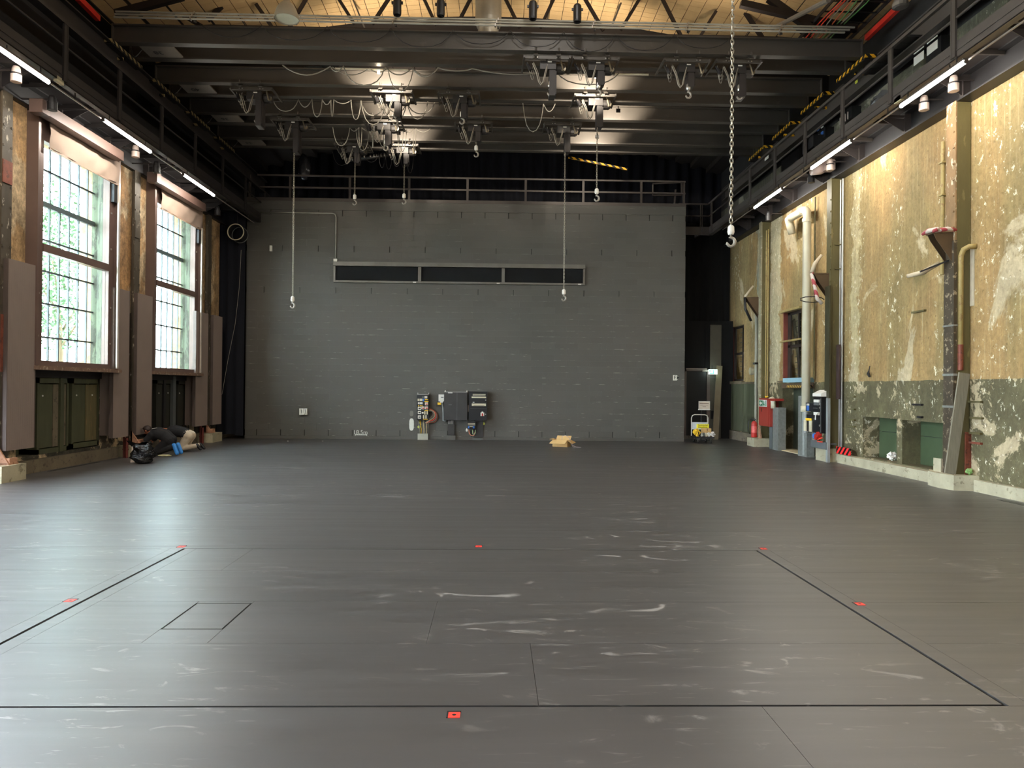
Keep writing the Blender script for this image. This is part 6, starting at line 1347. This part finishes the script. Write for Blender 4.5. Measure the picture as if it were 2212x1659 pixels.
# ================================================================== PEOPLE kneeling at the left
def grown(name, caps, m, par, vox=.014, it=6):
    """one continuous surface: tapered limbs fused by a voxel remesh and smoothed"""
    mb = MB(); o_ = wloc(par)
    for (p, q, r1, r2) in caps:
        p, q = Vector(p), Vector(q); d = (q-p); L = d.length; t = d.normalized() if L > 1e-5 else Vector((0, 0, 1)); n = 14; k = 5
        pts = []; rs = []
        for i in range(k): a = math.pi/2*(1-i/k); pts.append(p-t*r1*math.sin(a)*.999); rs.append(max(.002, r1*math.cos(a)))
        for i in range(k+1): a = math.pi/2*i/k; pts.append(q+t*r2*math.sin(a)*.999); rs.append(max(.002, r2*math.cos(a)))
        mb.tube(pts, rs, n)
    me = bpy.data.meshes.new(name); me.from_pydata([tuple(Vector(v)-o_) for v in mb.v], [], mb.f); o = bpy.data.objects.new(name, me); C.objects.link(o)
    md = o.modifiers.new('r', 'REMESH'); md.mode = 'VOXEL'; md.voxel_size = vox; md.use_smooth_shade = True
    sm = o.modifiers.new('s', 'SMOOTH'); sm.factor = .6; sm.iterations = it
    dg = bpy.context.evaluated_depsgraph_get(); nm = bpy.data.meshes.new_from_object(o.evaluated_get(dg)); bpy.data.objects.remove(o); bpy.data.meshes.remove(me)
    nm.name = name; nm.materials.clear(); nm.materials.append(m)
    for p in nm.polygons: p.use_smooth = True
    o = bpy.data.objects.new(name, nm); C.objects.link(o); o.parent = par; return o
SKIN = M('skin', (188, 120, 88), .55, 0, .05); TEE = M('black_tshirt', (30, 30, 33), .9, 0, .12, 6, .2); JEAN = M('black_trousers', (26, 25, 28), .85, 0, .2, 8, .2)
KHAKI = M('light_khaki_trousers', (196, 182, 160), .85, 0, .1, 6, .3); HAIR = M('dark_brown_hair', (44, 30, 24), .6, 0, .3, 20, .3); SHOEB = M('black_shoe', (16, 16, 18), .5); BLUEC = M('blue_shoe_cover', (58, 140, 222), .4, 0, .15, 8, .4)
def person(label, Yp, K, trousers, shoes, upright_foot=False):
    """K: joints seen side-on in the plane Y=Yp (facing left); the two sides are offset in depth"""
    t = thing('person', label, 'person', (P(*K['hip'][:2], Y=Yp).x, Yp, 0))
    def j(k, d=0, r=.03): p = P(K[k][0], K[k][1], Y=Yp); return Vector((p.x, Yp+d, max(p.z, r)))
    J = {k: j(k) for k in ('hip', 'waist', 'chest', 'neck', 'head', 'crown')}
    for sd, n in ((-1, 'n'), (1, 'f')):
        J['sh'+n] = j('shoulder', sd*.17); J['el'+n] = j('elbow', sd*.2); J['wr'+n] = j('wrist', sd*.15); J['pa'+n] = j('hand', sd*.13, .025)
        J['hi'+n] = j('hipj', sd*.09); J['kn'+n] = j('knee', sd*.13, .065); J['an'+n] = j('ankle', sd*.11, .05); J['to'+n] = j('toe', sd*.11, .035)
    off = lambda v, d: v+Vector((0, d, 0))
    def torso(e): return [(off(J['hip'], d), off(J['waist'], d*.85), .118+e, .105+e) for d in (-.075, .075)]+[(off(J['waist'], d*.85), off(J['chest'], d), .105+e, .115+e) for d in (-.085, .085)]
    caps = torso(0)+[(J['chest'], J['neck'], .085, .055), (J['neck'], J['head'], .055, .06), (J['head'], J['crown'], .085, .078), (J['head'].lerp(J['crown'], .4)+Vector((-.03, 0, -.03)), J['head']+Vector((-.045, 0, -.05)), .05, .035)]
    for n in 'nf':
        caps += [(J['chest'], J['sh'+n], .08, .062), (J['sh'+n], J['el'+n], .055, .042), (J['el'+n], J['wr'+n], .042, .028), (J['wr'+n], J['pa'+n], .028, .03),
                 (J['hip'], J['hi'+n], .11, .1), (J['hi'+n], J['kn'+n], .09, .058), (J['kn'+n], J['an'+n], .056, .038), (J['an'+n], J['to'+n], .038, .032)]
    body = grown('body', caps, SKIN, t, .012)
    c2 = torso(.022)[0:2]; c2 = [(J['hip'].lerp(J['waist'], .45)+Vector((0, d, 0)), off(J['waist'], d*.85), .135, .127) for d in (-.075, .075)]+torso(.024)[2:]+[(J['chest'], J['chest'].lerp(J['neck'], .6), .11, .075)]
    for n in 'nf': c2 += [(J['chest'], J['sh'+n], .105, .085), (J['sh'+n], J['sh'+n].lerp(J['el'+n], .72), .078, .07)]
    grown('tshirt', c2, TEE, t, .013)
    c3 = [(off(J['hip'], d), off(J['hip'].lerp(J['waist'], .5), d), .142, .128) for d in (-.075, .075)]
    for n in 'nf': c3 += [(J['hi'+n], J['kn'+n], .122, .08), (J['kn'+n], J['kn'+n].lerp(J['an'+n], .88), .076, .06)]
    grown('trousers', c3, trousers, t, .013)
    for n in 'nf':
        a, b = J['an'+n], J['to'+n]; d = (b-a).normalized(); r = .056 if upright_foot else .045
        grown('shoe', [(a-d*.02, b, r, r*.85)], shoes, t, .012, 3)
    # hair cap
    hd, cr = Vector(J['head'][:3]), Vector(J['crown'][:3]); ctr = hd.lerp(cr, .5)
    bm_ = bmesh.new(); bmesh.ops.create_icosphere(bm_, subdivisions=3, radius=1); ax = (cr-hd).normalized(); vs = []
    back = Vector((.35, 0, .94)).normalized()
    for v in bm_.verts:
        q = v.co; k = 1+.1*noise.noise(q*5); f_ = q.dot(back); r_ = .108*k if f_ > -.15 else .08; p_ = q*r_; vs.append(tuple(ctr+p_+ax*.01))
    obj('hair', MB().add(vs, [tuple(v.index for v in f.verts) for f in bm_.faces]), HAIR, t, smooth=True); bm_.free()
    # face details: nose, eyes, ears
    fc = Vector((-.6, 0, -.8)).normalized()
    fb = MB(); nz = ctr+fc*.1; fb.add([nz+Vector((0, -.014, 0)), nz+Vector((0, .014, 0)), nz-ax*(-.0)+fc*.028, nz+ax*.04], [(0, 2, 3), (2, 1, 3), (0, 1, 2)])
    for s in (-1, 1): fb.lathe([(0, .012), (.018, .006), (.02, -.02), (0, -.028)], ctr+Vector((.0, s*.092, -.005)), 8)
    obj('face_feature', fb, SKIN, t, smooth=True)
    eb = MB()
    for s in (-1, 1): eb.lathe([(0, .008), (.008, 0), (0, -.008)], ctr+fc*.088+Vector((0, s*.032, 0))+ax*.03, 8)
    obj('eye', eb, BLACK, t)
    # hands: five bent fingers
    for n, s in (('n', -1), ('f', 1)):
        p0 = Vector(J['pa'+n][:3]); w0 = Vector(J['wr'+n][:3]); dr = (p0-w0).normalized(); side = Vector((0, 1, 0))
        for i in range(4):
            b0 = p0+side*(-.03+.02*i)+dr*.01; L0 = (.06, .075, .07, .055)[i]
            m1 = b0+dr*L0*.5; m2 = m1+(dr*.5+Vector((-.3, 0, -.6))).normalized()*L0*.5; m2.z = max(m2.z, .01)
            obj('finger', MB().tube([b0-dr*.02, b0, m1, m2], [.009, .0095, .0085, .007], 6), SKIN, body, smooth=True)
        b0 = p0-side*s*-.034-dr*.01; m2 = b0+side*s*.03+dr*.03; m2.z = max(m2.z, .012); obj('thumb', MB().tube([b0-side*s*.02, b0+side*s*.01, m2], [.011, .011, .008], 6), SKIN, body, smooth=True)
    return t
KA = dict(hip=(366, 950), waist=(356, 940), chest=(340, 935), neck=(328, 932), head=(321, 931), crown=(317, 927), shoulder=(334, 938), elbow=(321, 953), wrist=(313, 962), hand=(309, 967), hipj=(364, 954), knee=(338, 977), ankle=(381, 963), toe=(387, 978))
person('person in black T-shirt and black trousers crouching beside the bin bag with blue shoe covers', 17.25, KA, JEAN, BLUEC, True)
KB = dict(hip=(408, 941), waist=(396, 934), chest=(376, 930), neck=(362, 929), head=(352, 931), crown=(346, 934), shoulder=(368, 933), elbow=(356, 951), wrist=(352, 965), hand=(349, 970), hipj=(407, 946), knee=(394, 968), ankle=(431, 962), toe=(437, 969))
person('person in black T-shirt and light khaki trousers kneeling behind the other', 18.35, KB, KHAKI, SHOEB)
# white back print
c = P(331, 925.5, Y=17.02)
obj('shoulder_print', MB().bar((c.x-.04, 17.06, c.z-.01), (c.x+.05, 17.08, c.z+.012), .05, .012), WHITE, label='small white tag on the shoulder of the nearer crouching person', cat='tag')
# bin bag
c = P(309, 1001, Z=0)
bm_ = bmesh.new(); bmesh.ops.create_icosphere(bm_, subdivisions=5, radius=1); vs = []
for v in bm_.verts:
    q = v.co; z = (q.z+1)/2; wd = .235-.03*z+.03*math.sin(z*11+q.x*3)+.03*abs(noise.noise(Vector((q.x*1.5, q.y*1.5, z*6)))); ang = math.atan2(q.y, q.x)
    k = 1+.16*noise.noise(Vector((q.x*2.4, q.y*2.4, q.z*3.4+4)))+.2*(.25-abs(noise.noise(Vector((q.x*3, q.y*3, q.z*7+q.x*3)))))+.07*(.2-abs(noise.noise(Vector((q.x*8, q.y*8, q.z*14)))))
    rr_ = math.sqrt(q.x*q.x+q.y*q.y); rr_ = rr_**.55
    zz = .47*z*(1+.24*noise.noise(Vector((q.x*2.2, q.y*2.2, 9)))) if z < .9 else .44*z-.05*(z-.9)*10*(1-rr_)
    vs.append((c.x+math.cos(ang)*wd*rr_*k, c.y+math.sin(ang)*wd*.8*rr_*k, max(0.002, zz)))
BAGM, nt_, b_ = newmat('bin_bag_film'); b_.inputs['Base Color'].default_value = (.006, .006, .007, 1); b_.inputs['Roughness'].default_value = .13; nn = N(nt_); nn.bump(b_, nn.noise(5, 3, .5, (1, 1, 2.2), (0, 0, 0), 1.6), .8, .06)
t = thing('bin_bag', 'shiny black bin bag standing on the floor by the crouching person', 'bag', (c.x, c.y, 0))
obj('film', MB().add(vs, [tuple(v.index for v in f.verts) for f in bm_.faces]), BAGM, t, smooth=True); bm_.free()
obj('torn_rim', MB().add([(c.x-.25, c.y, .36), (c.x-.36, c.y-.02, .5), (c.x-.1, c.y-.05, .43), (c.x+.1, c.y-.06, .47), (c.x+.22, c.y, .42), (c.x+.1, c.y+.1, .38), (c.x-.1, c.y+.1, .4)], [(0, 1, 2), (0, 2, 6), (2, 3, 5, 6), (3, 4, 5)]), BAGM, t)
a = P(284, 1000, Z=0); obj('white_board', MB().bar((a.x, a.y+.1, 0), (a.x-.02, a.y+.2, .38), .14, .02, up=(0, 1, 0)), M('dirty_white_board', (196, 178, 164), .7), label='narrow off-white board leaning behind the bin bag', cat='board')
c = P(355, 986, Z=0); t = crumple('work_glove', (c.x, c.y, .0), .07, M('cream_glove', (226, 220, 176), .7), 'flattened cream work glove lying on the floor in front of the crouching person', 'glove', amp=.4, sq=(2.1, 1, .3))
